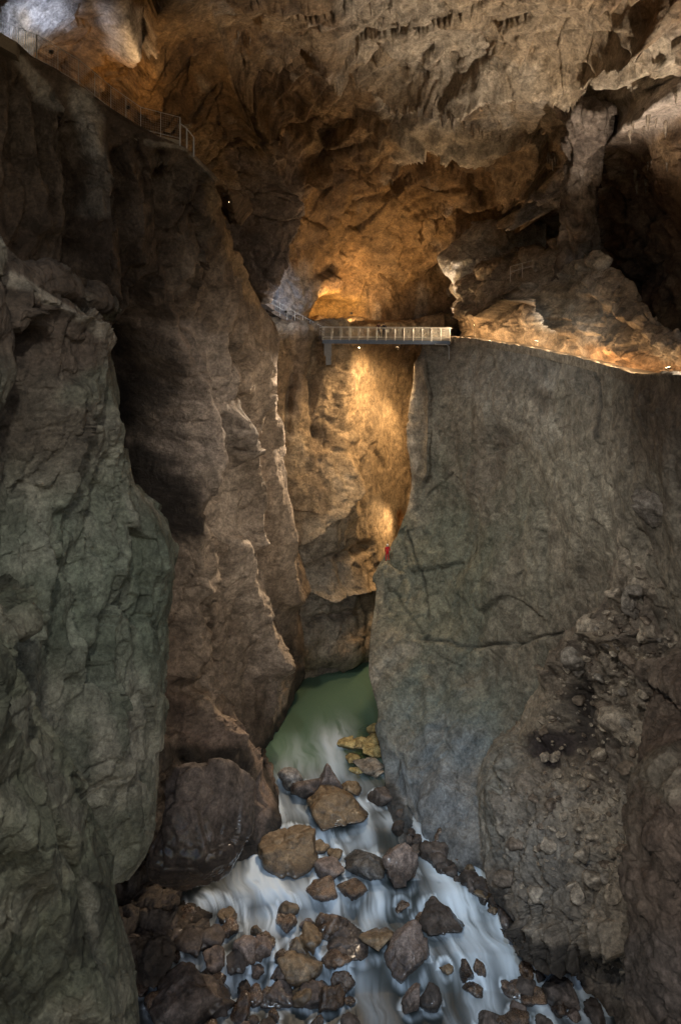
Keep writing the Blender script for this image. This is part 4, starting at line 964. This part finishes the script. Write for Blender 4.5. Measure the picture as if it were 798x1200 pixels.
# ------------------------------------------------------------------ bar / box / tube builder
class MB:
    def __init__(self): self.bm = bmesh.new()
    def bar(self, a, b, r=0.03, seg=6, r2=None):
        a, b = Vector(a), Vector(b); d = b - a
        if d.length < 1e-5: return self
        q = d.to_track_quat('Z', 'Y').to_matrix().to_4x4()
        m = Matrix.Translation((a + b) / 2) @ q
        bmesh.ops.create_cone(self.bm, cap_ends=True, segments=seg, radius1=r, radius2=r if r2 is None else r2, depth=d.length, matrix=m); return self
    def box(self, c, s, rz=0.0, mat=None):
        m = Matrix.Translation(Vector(c)) @ Matrix.Rotation(rz, 4, 'Z') @ Matrix.Diagonal((*s, 1))
        bmesh.ops.create_cube(self.bm, size=1.0, matrix=m); return self
    def beam(self, a, b, w, h):
        """rectangular bar from a to b, width w (sideways), height h"""
        a, b = Vector(a), Vector(b); d = b - a; x = d.normalized(); y = Vector((-x.y, x.x, 0)).normalized(); z = x.cross(y)
        m = Matrix.Translation((a + b) / 2) @ Matrix((x, y, z)).transposed().to_4x4() @ Matrix.Diagonal((d.length, w, h, 1))
        bmesh.ops.create_cube(self.bm, size=1.0, matrix=m); return self
    def build(self, name, mat, parent=None, smooth=False, off=None):
        me = bpy.data.meshes.new(name)
        if off is not None: bmesh.ops.translate(self.bm, verts=self.bm.verts, vec=-Vector(off))
        self.bm.to_mesh(me); self.bm.free()
        if smooth: me.polygons.foreach_set('use_smooth', np.ones(len(me.polygons), bool))
        return link_mesh(name, me, mat, parent)

# ------------------------------------------------------------------ bridge
def at_z(px, Y, z): return Vector(((px - CX) / F * Y, Y, z))
BL0 = at_z(379, 83.5, PZ); BR0 = at_z(527, 82.0, PZ)
br = empty('footbridge', BL0)
tag(br, 'steel footbridge with lit white railings spanning the gorge high above the river', 'bridge')
o0 = BL0
dirv = (BR0 - BL0); Lb = dirv.length; ux = dirv.normalized(); uy = Vector((-ux.y, ux.x, 0))
def bp(s, t, z): return BL0 + ux * s + uy * t + Vector((0, 0, z))
m = MB()
m.beam(bp(0, 0, -0.06), bp(Lb, 0, -0.06), 1.5, 0.10); m.build('deck', M_CONC, br, off=o0)
for t in (-0.72, 0.72):
    m = MB(); m.beam(bp(0, t, -0.34), bp(Lb, t, -0.34), 0.10, 0.38); m.beam(bp(0, t, -0.52), bp(Lb, t, -0.52), 0.22, 0.03)
    m.build('girder', M_BLUE, br, off=o0)
m = MB()
for k in range(9): m.beam(bp(0.5 + k * (Lb - 1) / 8, -0.66, -0.3), bp(0.5 + k * (Lb - 1) / 8, 0.66, -0.3), 0.08, 0.2)
m.build('cross_beams', M_BLUE, br, off=o0)
M_RAIL = plain('bright_steel', (0.62, 0.62, 0.6), 0.4, 0.2)
M_FENCE = plain('dull_fence_steel', (0.55, 0.55, 0.56), 0.6, 0.2)
for t in (-0.74, 0.74):
    m = MB(); m.bar(bp(-0.3, t, 1.18), bp(Lb + 0.2, t, 1.18), 0.045, 8); m.bar(bp(0, t, 0.12), bp(Lb, t, 0.12), 0.03, 6)
    rl = m.build('handrail', M_RAIL, br, off=o0)
    np_ = 14
    for k in range(np_ + 1):
        s = k * Lb / np_
        m = MB(); m.beam(bp(s, t, -0.1), bp(s, t + 0.001, 1.16), 0.05, 0.05) if False else m.bar(bp(s, t, -0.2), bp(s, t, 1.17), 0.04, 6)
        m.build('railing_post', M_RAIL, br, off=o0)
    for k in range(np_):
        m = MB()
        for j in range(1, 9):
            s = (k + j / 9) * Lb / np_; m.bar(bp(s, t, 0.12), bp(s, t, 1.15), 0.008, 4)
        m.build('railing_bars', M_RAIL, br, off=o0)
# pale concrete abutment and the bent drain pipe at the near end
m = MB(); m.box(bp(0.45, 0.3, -1.2), (0.8, 1.7, 1.35)); m.box(bp(0.5, 0.4, -2.3), (0.55, 1.3, 1.2))
tag(m.build('bridge_abutment', plain('abutment_concrete', (0.2, 0.21, 0.23), 0.9)), 'blue grey concrete abutment block carrying the left end of the bridge', 'abutment')
m = MB(); q = [bp(Lb - 1.6, -0.95, -0.50), bp(Lb - 0.35, -0.95, -0.52), bp(Lb - 0.12, -0.95, -0.75), bp(Lb - 0.1, -0.95, -2.1)]
for a, b_ in zip(q, q[1:]): m.bar(a, b_, 0.06, 8)
m.build('drain_pipe', M_STEEL, br, off=o0)
# bridge lamps: small strip fixtures under the handrail, on the far side of the deck
M_LAMP = plain('lamp_glass', (0.9, 0.85, 0.7), 0.3, 0, (1.0, 0.72, 0.38), 14)
M_LAMPC = plain('lamp_glass_cool', (0.9, 0.92, 0.95), 0.3, 0, (0.8, 0.88, 1.0), 10)
M_BLK = plain('black_metal', (0.03, 0.03, 0.03), 0.5, 0.4)
WARM = (1.0, 0.60, 0.26); WARM2 = (1.0, 0.74, 0.47); NEUT = (1.0, 0.9, 0.78); COOL = (0.72, 0.82, 1.0)

def lamp(loc, aim, power, color, label, ang=110, soft=0.15, group='lamps lighting the cave', blend=0.6, cool=False, size=0.22, mast=0.0):
    """floodlight fixture (housing, glass, bracket) with its light"""
    loc = Vector(loc); aim = Vector(aim); d = (aim - loc).normalized()
    e = empty('floodlight', loc); tag(e, label, 'floodlight', group)
    q = d.to_track_quat('Z', 'Y').to_matrix().to_4x4()
    m = MB(); bmesh.ops.create_cube(m.bm, size=1, matrix=q @ Matrix.Diagonal((size * 1.2, size, size * 0.5, 1))); m.build('housing', M_BLK, e)
    m = MB(); bmesh.ops.create_cube(m.bm, size=1, matrix=q @ Matrix.Translation((0, 0, size * 0.27)) @ Matrix.Diagonal((size, size * 0.8, 0.02, 1))); m.build('glass', M_LAMPC if cool else M_LAMP, e)
    m = MB(); m.bar((0, 0, 0), (0, 0, -size * 1.6 - mast), 0.02); m.build('bracket', M_BLK, e)
    li = bpy.data.lights.new('floodlight_beam', 'SPOT'); li.energy = power; li.color = color; li.spot_size = math.radians(ang); li.spot_blend = blend; li.shadow_soft_size = soft
    lo = bpy.data.objects.new('floodlight_beam', li); COL.objects.link(lo); lo.location = loc + d * size * 0.6
    lo.rotation_euler = (-d).to_track_quat('Z', 'Y').to_euler()
    return e
def glow(loc, power, color, label, group, soft=0.12, drop=0.0):
    e = empty('path_lamp', loc); tag(e, label, 'path lamp', group)
    m = MB(); m.bar((0, 0, -0.35), (0, 0, 0.0), 0.03, 8); m.build('stem', M_BLK, e)
    m = MB(); m.bar((0, 0, 0.0), (0, 0, 0.06), 0.035, 10); m.build('lamp_head', M_LAMP, e)
    li = bpy.data.lights.new('path_lamp_light', 'POINT'); li.energy = power; li.color = color; li.shadow_soft_size = soft
    lo = bpy.data.objects.new('path_lamp_light', li); COL.objects.link(lo); lo.location = Vector(loc) + Vector((0, 0, 0.3))

# ------------------------------------------------------------------ path on top of the central cliff with its low parapet
PP = [P3(x, HY - PZ * F / y, y) for x, y in zip(PATHX[1:], PATHY[1:])]
def dense_poly(pts, n):
    A = np.array([p[:] for p in pts]); ts = np.linspace(0, len(pts) - 1, n); return [Vector(v) for v in catmull_t(A, ts, 0)]
pd = dense_poly(PP, 90)
def offs(pl, k, s):
    a = pl[max(0, k - 1)]; b = pl[min(len(pl) - 1, k + 1)]; t = (b - a).normalized(); n = Vector((-t.y, t.x, 0)).normalized()
    if n.x + n.y < 0: n = -n
    return pl[k] + n * s
def ribbon(name, pl, s0, s1, z0, z1, mat, jit=0.0):
    me = bpy.data.meshes.new(name); V = []; Fc = []
    for k in range(len(pl)):
        j = random.uniform(-jit, jit); j2 = random.uniform(-jit, jit)
        a = offs(pl, k, s0 + j2); b = offs(pl, k, s1 + j2)
        V += [a + Vector((0, 0, z0)), a + Vector((0, 0, z1 + j)), b + Vector((0, 0, z1 + j)), b + Vector((0, 0, z0))]
    for k in range(len(pl) - 1):
        for q in range(4):
            Fc.append((4 * k + q, 4 * k + (q + 1) % 4, 4 * k + 4 + (q + 1) % 4, 4 * k + 4 + q))
    Fc += [(0, 1, 2, 3), tuple(4 * (len(pl) - 1) + q for q in (3, 2, 1, 0))]
    me.from_pydata([v[:] for v in V], [], Fc); me.update(); bm = bmesh.new(); bm.from_mesh(me); bmesh.ops.recalc_face_normals(bm, faces=bm.faces); bm.to_mesh(me); bm.free()
    return link_mesh(name, me, mat)
tag(ribbon('path', pd, 0.15, 3.2, -0.3, 0.0, M_PATH), kind='structure')
tag(ribbon('parapet_wall', pd, -0.16, 0.12, -0.5, 0.22, rock_material('parapet_stone', False, (0.24, 0.2, 0.155), tone2=(0.15, 0.12, 0.09), bump=0.1, scale=2), 0.06),
    'low stone parapet along the lit path on top of the central cliff', 'parapet')
for k in range(2, 88, 4):
    p = offs(pd, k, 0.42) + Vector((0, 0, 0.02))
    glow(p, 90 * (p.y / 55) ** 1.2, (1.0, 0.64, 0.32), 'small warm lamp on the path behind the stone parapet', 'warm path lamps behind the parapet')

# left path: from the bridge towards the cool-lit rock
lp = [at_z(380, 84, PZ), at_z(360, 86, PZ + 0.9), at_z(338, 85.5, PZ + 2.1), at_z(318, 85, PZ + 3.2), at_z(300, 83, PZ + 4.4)]
lpd = dense_poly(lp, 30)
tag(ribbon('path', lpd, 0.0, 0.9, -0.5, 0.0, MB_['dry_brown']), kind='structure')

def railing(name, pl, h, label, cat, post_every=3, mat=None, bars=None, rails=(1.0, 0.5), r=0.022, off=None):
    e = empty(name, pl[0]); tag(e, label, cat); o = pl[0]
    for k in range(0, len(pl), post_every):
        m = MB(); m.bar(pl[k] - Vector((0, 0, 0.3)), pl[k] + Vector((0, 0, h)), r * 1.5, 6); m.build('post', mat or M_STEEL, e, off=o)
    for f_ in rails:
        m = MB()
        for a, b_ in zip(pl, pl[1:]): m.bar(a + Vector((0, 0, h * f_)), b_ + Vector((0, 0, h * f_)), r, 6)
        m.build('rail', mat or M_STEEL, e, off=o)
    if bars:
        m = MB()
        for a, b_ in zip(pl, pl[1:]):
            n_ = max(1, int((b_ - a).length / bars))
            for j in range(n_):
                p = a.lerp(b_, j / n_); m.bar(p + Vector((0, 0, 0.05)), p + Vector((0, 0, h)), r * 0.55, 4)
        m.build('balusters', mat or M_STEEL, e, off=o)
    return e
railing('path_railing', [p + Vector((0, -0.05, 0)) for p in lpd], 1.1, 'thin steel railing climbing from the left end of the bridge past the blue lit rock', 'railing', 3, M_RAIL, bars=0.35)

# upper path railing across the hump
up = []
for x, y in [(598, 322), (612, 318), (628, 314), (645, 309), (660, 305)]:
    loc, nrm, ob = hit(x, y + 4); up.append(loc if loc else P3(x, y + 4, 75))
ym = sorted(p.y for p in up)[2]
up = [P3(x, y + 4, ym - 0.4) for x, y in [(598, 322), (612, 318), (628, 314), (645, 309), (660, 305)]]
railing('upper_railing', dense_poly(up, 13), 1.15, 'faint thin railing of the upper trail across the pale rock hump', 'railing', 3, M_RAIL, rails=(1.0, 0.55))

# ------------------------------------------------------------------ fence along the high ledge, upper left
fb = [(-40, 30, 41.5), (0, 51, 43.5), (43, 67, 45), (92, 95, 46.5), (130, 126, 47.5), (165, 150, 48.4), (211, 161, 50)]
fpts = [P3(a, b_ + 2, c) for a, b_, c in fb]
FH = 1.45
e = empty('safety_fence', fpts[1]); tag(e, 'tall wire mesh safety fence on steel posts along the high ledge at the upper left', 'fence'); o0 = fpts[1]
fd = []
for a, b_ in zip(fpts, fpts[1:]):
    fd += [a, a.lerp(b_, 0.5)]
fd.append(fpts[-1])
for p in fd:
    m = MB(); m.bar(p - Vector((0, 0, .5)), p + Vector((0, 0, FH)), 0.02 if p not in (fpts[2], fpts[-1]) else 0.04, 6); m.build('post', M_FENCE, e, off=o0)
m = MB()
for a, b_ in zip(fpts, fpts[1:]): m.bar(a + Vector((0, 0, FH)), b_ + Vector((0, 0, FH)), 0.02, 6); m.bar(a + Vector((0, 0, 0.08)), b_ + Vector((0, 0, 0.08)), 0.018, 6)
m.build('rail', M_FENCE, e, off=o0)
for k, (a, b_) in enumerate(zip(fpts, fpts[1:])):
    m = MB(); L_ = (b_ - a).length; Z = Vector((0, 0, 1))
    if k < 2:
        n_ = int(L_ / 0.13)
        for j in range(1, n_): p = a.lerp(b_, j / n_); m.bar(p + Z * 0.08, p + Z * FH, 0.012, 4)
        m.build('bar_panel', M_FENCE, e, off=o0)
    else:
        n_ = int(L_ / 0.16)
        for j in range(1, n_): p = a.lerp(b_, j / n_); m.bar(p + Z * 0.08, p + Z * FH, 0.005, 3)
        for j in range(1, 10): m.bar(a + Z * FH * j / 10, b_ + Z * FH * j / 10, 0.005, 3)
        m.build('mesh_panel', M_STEEL, e, off=o0)
tag(ribbon('path', [P3(a, b_ + 2, c) for a, b_, c in fb], 0.0, 1.6, -0.8, -0.05, M_PATH), kind='structure')
# handrail of the steps beyond the fence's end
sp = [P3(211, 162, 50), P3(219, 168, 50.4), P3(227, 178, 50.8)]
railing('stair_handrail', sp, 1.0, 'short bent handrail of the steps just past the end of the mesh fence', 'handrail', 1, M_FENCE, rails=(1.0,), r=0.035)
pv = [P3(-20, 48, 42), P3(0, 58, 43), P3(26, 68, 44), P3(44, 80, 44.6)]
m = MB()
for dz in (0, -0.45):
    for a, b_ in zip(pv, pv[1:]): m.bar(a + Vector((0, 0, dz)), b_ + Vector((0, 0, dz)), 0.035, 6)
m.bar(pv[3] + Vector((0, 0, .4)), pv[3] + Vector((0, 0, -.9)), 0.04, 6); m.bar(pv[1] + Vector((0, 0, .2)), pv[1] + Vector((0, 0, -.7)), 0.03, 6)
tag(m.build('pipe_brackets', M_STEEL), 'pair of old steel pipes slung below the ledge under the mesh fence', 'pipes')

# ------------------------------------------------------------------ people
def person(loc, h, rz, suit, label, trousers=None, helmet=None, skin=(0.45, 0.28, 0.2), pose='stand'):
    s = h / 1.75
    e = empty('person', loc, rz); tag(e, label, 'person')
    J = [((0, 0, .96), .135), ((0, .0, 1.15), .12), ((0, 0, 1.35), .155), ((0, 0, 1.46), .09), ((0, -.01, 1.52), .055),
         ((-.1, 0, .90), .10), ((-.12, -.02, .50), .065), ((-.13, .02, .09), .045), ((-.14, -.13, .03), .04),
         ((.1, 0, .90), .10), ((.13, -.03, .50), .065), ((.15, .02, .09), .045), ((.17, -.13, .03), .04),
         ((-.19, 0, 1.42), .065), ((-.27, .02, 1.14), .047), ((-.2, -.16, .96), .035), ((-.17, -.22, .92), .035),
         ((.19, 0, 1.42), .065), ((.27, .02, 1.14), .047), ((.2, -.16, .96), .035), ((.17, -.22, .92), .035)]
    E = [(0, 1), (1, 2), (2, 3), (3, 4), (0, 5), (5, 6), (6, 7), (7, 8), (0, 9), (9, 10), (10, 11), (11, 12), (3, 13), (13, 14), (14, 15), (15, 16), (3, 17), (17, 18), (18, 19), (19, 20)]
    me = bpy.data.meshes.new('body'); me.from_pydata([tuple(c * s for c in j[0]) for j in J], E, []); o = bpy.data.objects.new('body', me); COL.objects.link(o)
    md = o.modifiers.new('skin', 'SKIN'); sv = me.skin_vertices[0].data
    for k, j in enumerate(J): sv[k].radius = (j[1] * s, j[1] * s)
    sv[0].use_root = True
    sb = o.modifiers.new('sub', 'SUBSURF'); sb.levels = 1; sb.render_levels = 1
    d_ = bpy.context.evaluated_depsgraph_get(); d_.update(); m2 = bpy.data.meshes.new_from_object(o.evaluated_get(d_)); bpy.data.objects.remove(o)
    # head as part of the same continuous body
    bm = bmesh.new(); bm.from_mesh(m2)
    bmesh.ops.create_icosphere(bm, subdivisions=3, radius=1.0, matrix=Matrix.Translation((0, -.015 * s, 1.635 * s)) @ Matrix.Diagonal((.078 * s, .098 * s, .118 * s, 1)))
    bmesh.ops.create_cone(bm, segments=6, radius1=.018 * s, radius2=.006 * s, depth=.04 * s, cap_ends=True, matrix=Matrix.Translation((0, -.118 * s, 1.625 * s)) @ Matrix.Rotation(1.3, 4, 'X'))
    bm.to_mesh(m2); bm.free()
    m2.polygons.foreach_set('use_smooth', np.ones(len(m2.polygons), bool))
    msk = plain('skin', skin, 0.6); mtop = plain('suit', suit, 0.8); mtr = plain('trousers', trousers or suit, 0.8); msh = plain('boots', (0.03, 0.025, 0.02), 0.6)
    m2.materials.clear()
    for mm in (mtop, mtr, msk, msh): m2.materials.append(mm)
    for p in m2.polygons:
        c = p.center / s
        if c.z > 1.50: p.material_index = 2
        elif c.z < 0.13: p.material_index = 3
        elif abs(c.x) > .14 and c.z < 1.0 and c.y < -.14: p.material_index = 2
        elif c.z < 0.98: p.material_index = 1
        else: p.material_index = 0
    link_mesh('body', m2, None, e)
    bm = bmesh.new(); bmesh.ops.create_icosphere(bm, subdivisions=3, radius=1.0, matrix=Matrix.Translation((0, 0.005 * s, 1.665 * s)) @ Matrix.Diagonal((.105 * s, .128 * s, .115 * s, 1)))
    bmesh.ops.delete(bm, geom=[v for v in bm.verts if v.co.z < 1.65 * s and v.co.y < 0.02 * s or v.co.z < 1.60 * s], context='VERTS')
    me = bpy.data.meshes.new('h'); bm.to_mesh(me); bm.free(); me.polygons.foreach_set('use_smooth', np.ones(len(me.polygons), bool))
    link_mesh('helmet' if helmet else 'hair', me, plain('helmet_shell', helmet, 0.3) if helmet else plain('hair', (0.03, 0.02, 0.015), 0.7), e)
    return e
loc, nrm, ob = hit(449, 672)
ploc = P3(454, 658, 78.6)
# a small rock shoulder for the climber to stand on
sh = bpy.data.objects.new('rock_ledge', boulder_mesh('rock_ledge', (3.6, 3.2, 4.6), 78, MB_['ledge'], 5, rough=1.6)); COL.objects.link(sh)
sh.location = P3(459, 658, 79.2) + Vector((0.1, 0.5, -2.15)); tag(sh, 'weathered rock shoulder on the cliff edge under the climber in red', 'rock')
pr = person(ploc, 1.76, math.radians(200), (0.8, 0.015, 0.04), 'climber in red overalls and white helmet standing on the edge of the central cliff', (0.75, 0.012, 0.03), (0.85, 0.85, 0.9))
person(bp(6.0, -0.2, 0.0), 1.74, 0.2, (0.10, 0.04, 0.03), 'visitor in dark clothes on the bridge, left one of the pair leaning at the rail', (0.03, 0.03, 0.04))
person(bp(6.6, -0.15, 0.0), 1.68, -0.3, (0.03, 0.03, 0.05), 'slightly shorter visitor in dark clothes on the bridge, right one of the pair', (0.03, 0.03, 0.04))

# ------------------------------------------------------------------ lights
LW = (1.0, 0.66, 0.34)
lamp((-2.5, 4, 8.5), (-7.5, 27, -13), 5200, (0.95, 0.97, 0.9), 'unseen added fill light beside the camera raking down the near left cliff', 75, 0.4, blend=0.9)  # added out of frame to bring out the near cliff's relief
lamp(P3(268, 236, 54), P3(610, 640, 66), 12500, (.96, .97, .88), 'small added fill light at the edge of the great left cliff below the fence', 80, 0.3, blend=0.8, mast=0.0, size=0.07)  # added to light the central cliff from the front
lamp(offs(pd, 74, 0.9) + Vector((0, 0, 2.4)), P3(255, 640, 66), 13000, (1, .86, .68), 'unseen added fill light over the right end of the path aimed at the left cliff', 80, 0.3, blend=0.8, mast=2.0, size=0.12)  # added outside the frame to brighten the left cliff
lamp(bp(4.0, -1.0, -0.9), P3(250, 640, 65), 24000, (1, .8, .58), 'added fill light under the left end of the bridge raking along the left cliff', 80, 0.3, blend=0.8, size=0.14)  # added so grazing light models the ribs of the left cliff
lamp(at_z(466, 84.6, PZ - 1.0), P3(430, 590, 90), 7000, LW, 'warm floodlight under the bridge shining down the orange wall', 130, 1.2)
lamp(P3(496, 470, 95), P3(440, 570, 91), 1300, LW, 'warm floodlight high behind the edge of the central cliff', 150, 0.6)
lamp(P3(478, 600, 94), P3(430, 660, 88), 800, LW, 'warm floodlight behind the middle of the central cliff edge', 140, 0.5)
lamp(at_z(412, 93, PZ + 2.3), P3(392, 350, 99), 2600, WARM, 'warm floodlight in the niche behind the left end of the bridge', 120, 0.2)
lamp(at_z(470, 89, PZ - 1.0), P3(470, 220, 92), 3200, LW, 'warm uplight behind the bridge shining on the golden vault', 140, 0.3)
lamp(at_z(335, 80, PZ + 3.0), P3(335, 345, 88), 420, COOL, 'cool floodlight on the rock left of the bridge', 130, 0.15, cool=True)
lamp(P3(529, 372, 87), P3(565, 300, 93), 900, NEUT, 'floodlight beside the near end of the bridge shining into the white alcove', 80, 0.2)
lamp(offs(pd, 30, 0.6) + Vector((0, 0, 0.7)), P3(640, 330, 70), 700, NEUT, 'floodlight on the path below the pale rock hump', 120, 0.2)
lamp(offs(pd, 62, 0.6) + Vector((0, 0, 0.9)), P3(660, 40, 52), 19000, (1, .84, .66), 'powerful floodlight on the path shining up at the pale ceiling', 85, 0.3)
lamp(P3(60, 60, 50), P3(10, 10, 55), 420, COOL, 'cool floodlight behind the mesh fence at the upper left', 150, 0.3, cool=True)
lamp(P3(150, 125, 54), P3(150, 70, 66), 700, WARM, 'warm floodlight behind the mesh fence under the pale flowstone', 150, 0.3)
lamp((-4, 3, 9), P3(705, 830, 48), 22000, (1, 0.93, 0.82), 'unseen added fill light beside the camera aimed at the rubble slope and central cliff', 42, 0.8, blend=0.9)  # added out of frame as fill for the right-hand rocks
lamp((5, 2, 7), P3(460, 1010, 56), 46000, (0.6, 0.79, 1.0), 'unseen cool fill light added beside the camera, aimed at the river', 24, 0.8, blend=0.9, cool=True)  # added out of frame to brighten the water
lamp(offs(pd, 12, 0.3) + Vector((0, 0, 1.6)), bp(6, -0.7, 0.6), 1900, (1, .76, .48), 'small added light beside the path brightening the bridge railing', 50, 0.1, size=0.1, mast=1.2)  # added to make the railing brighter

w = bpy.data.worlds.new('World'); S.world = w; w.use_nodes = True
nt = w.node_tree; bg = nt.nodes['Background']
sky = nt.nodes.new('ShaderNodeTexSky'); sky.sky_type = 'NISHITA'; sky.sun_disc = False; sky.sun_elevation = math.radians(35); sky.sun_rotation = math.radians(160)
nt.links.new(sky.outputs[0], bg.inputs[0]); bg.inputs[1].default_value = 0.052

cam = bpy.data.cameras.new('camera'); co_ = bpy.data.objects.new('camera', cam); COL.objects.link(co_)
cam.sensor_fit = 'HORIZONTAL'; cam.sensor_width = 36; cam.lens = F / 798 * 36; cam.shift_y = -270 / 798.0
co_.rotation_euler = (math.radians(90), 0, 0); cam.clip_end = 600; cam.clip_start = 0.1
S.camera = co_
S.view_settings.view_transform = 'Standard'; S.view_settings.look = 'None'; S.view_settings.exposure = 0.8; S.view_settings.gamma = 1
S.render.engine = 'CYCLES'
S.cycles.use_denoising = True
S.cycles.max_bounces = 5; S.cycles.diffuse_bounces = 3; S.cycles.glossy_bounces = 2; S.cycles.transparent_max_bounces = 8
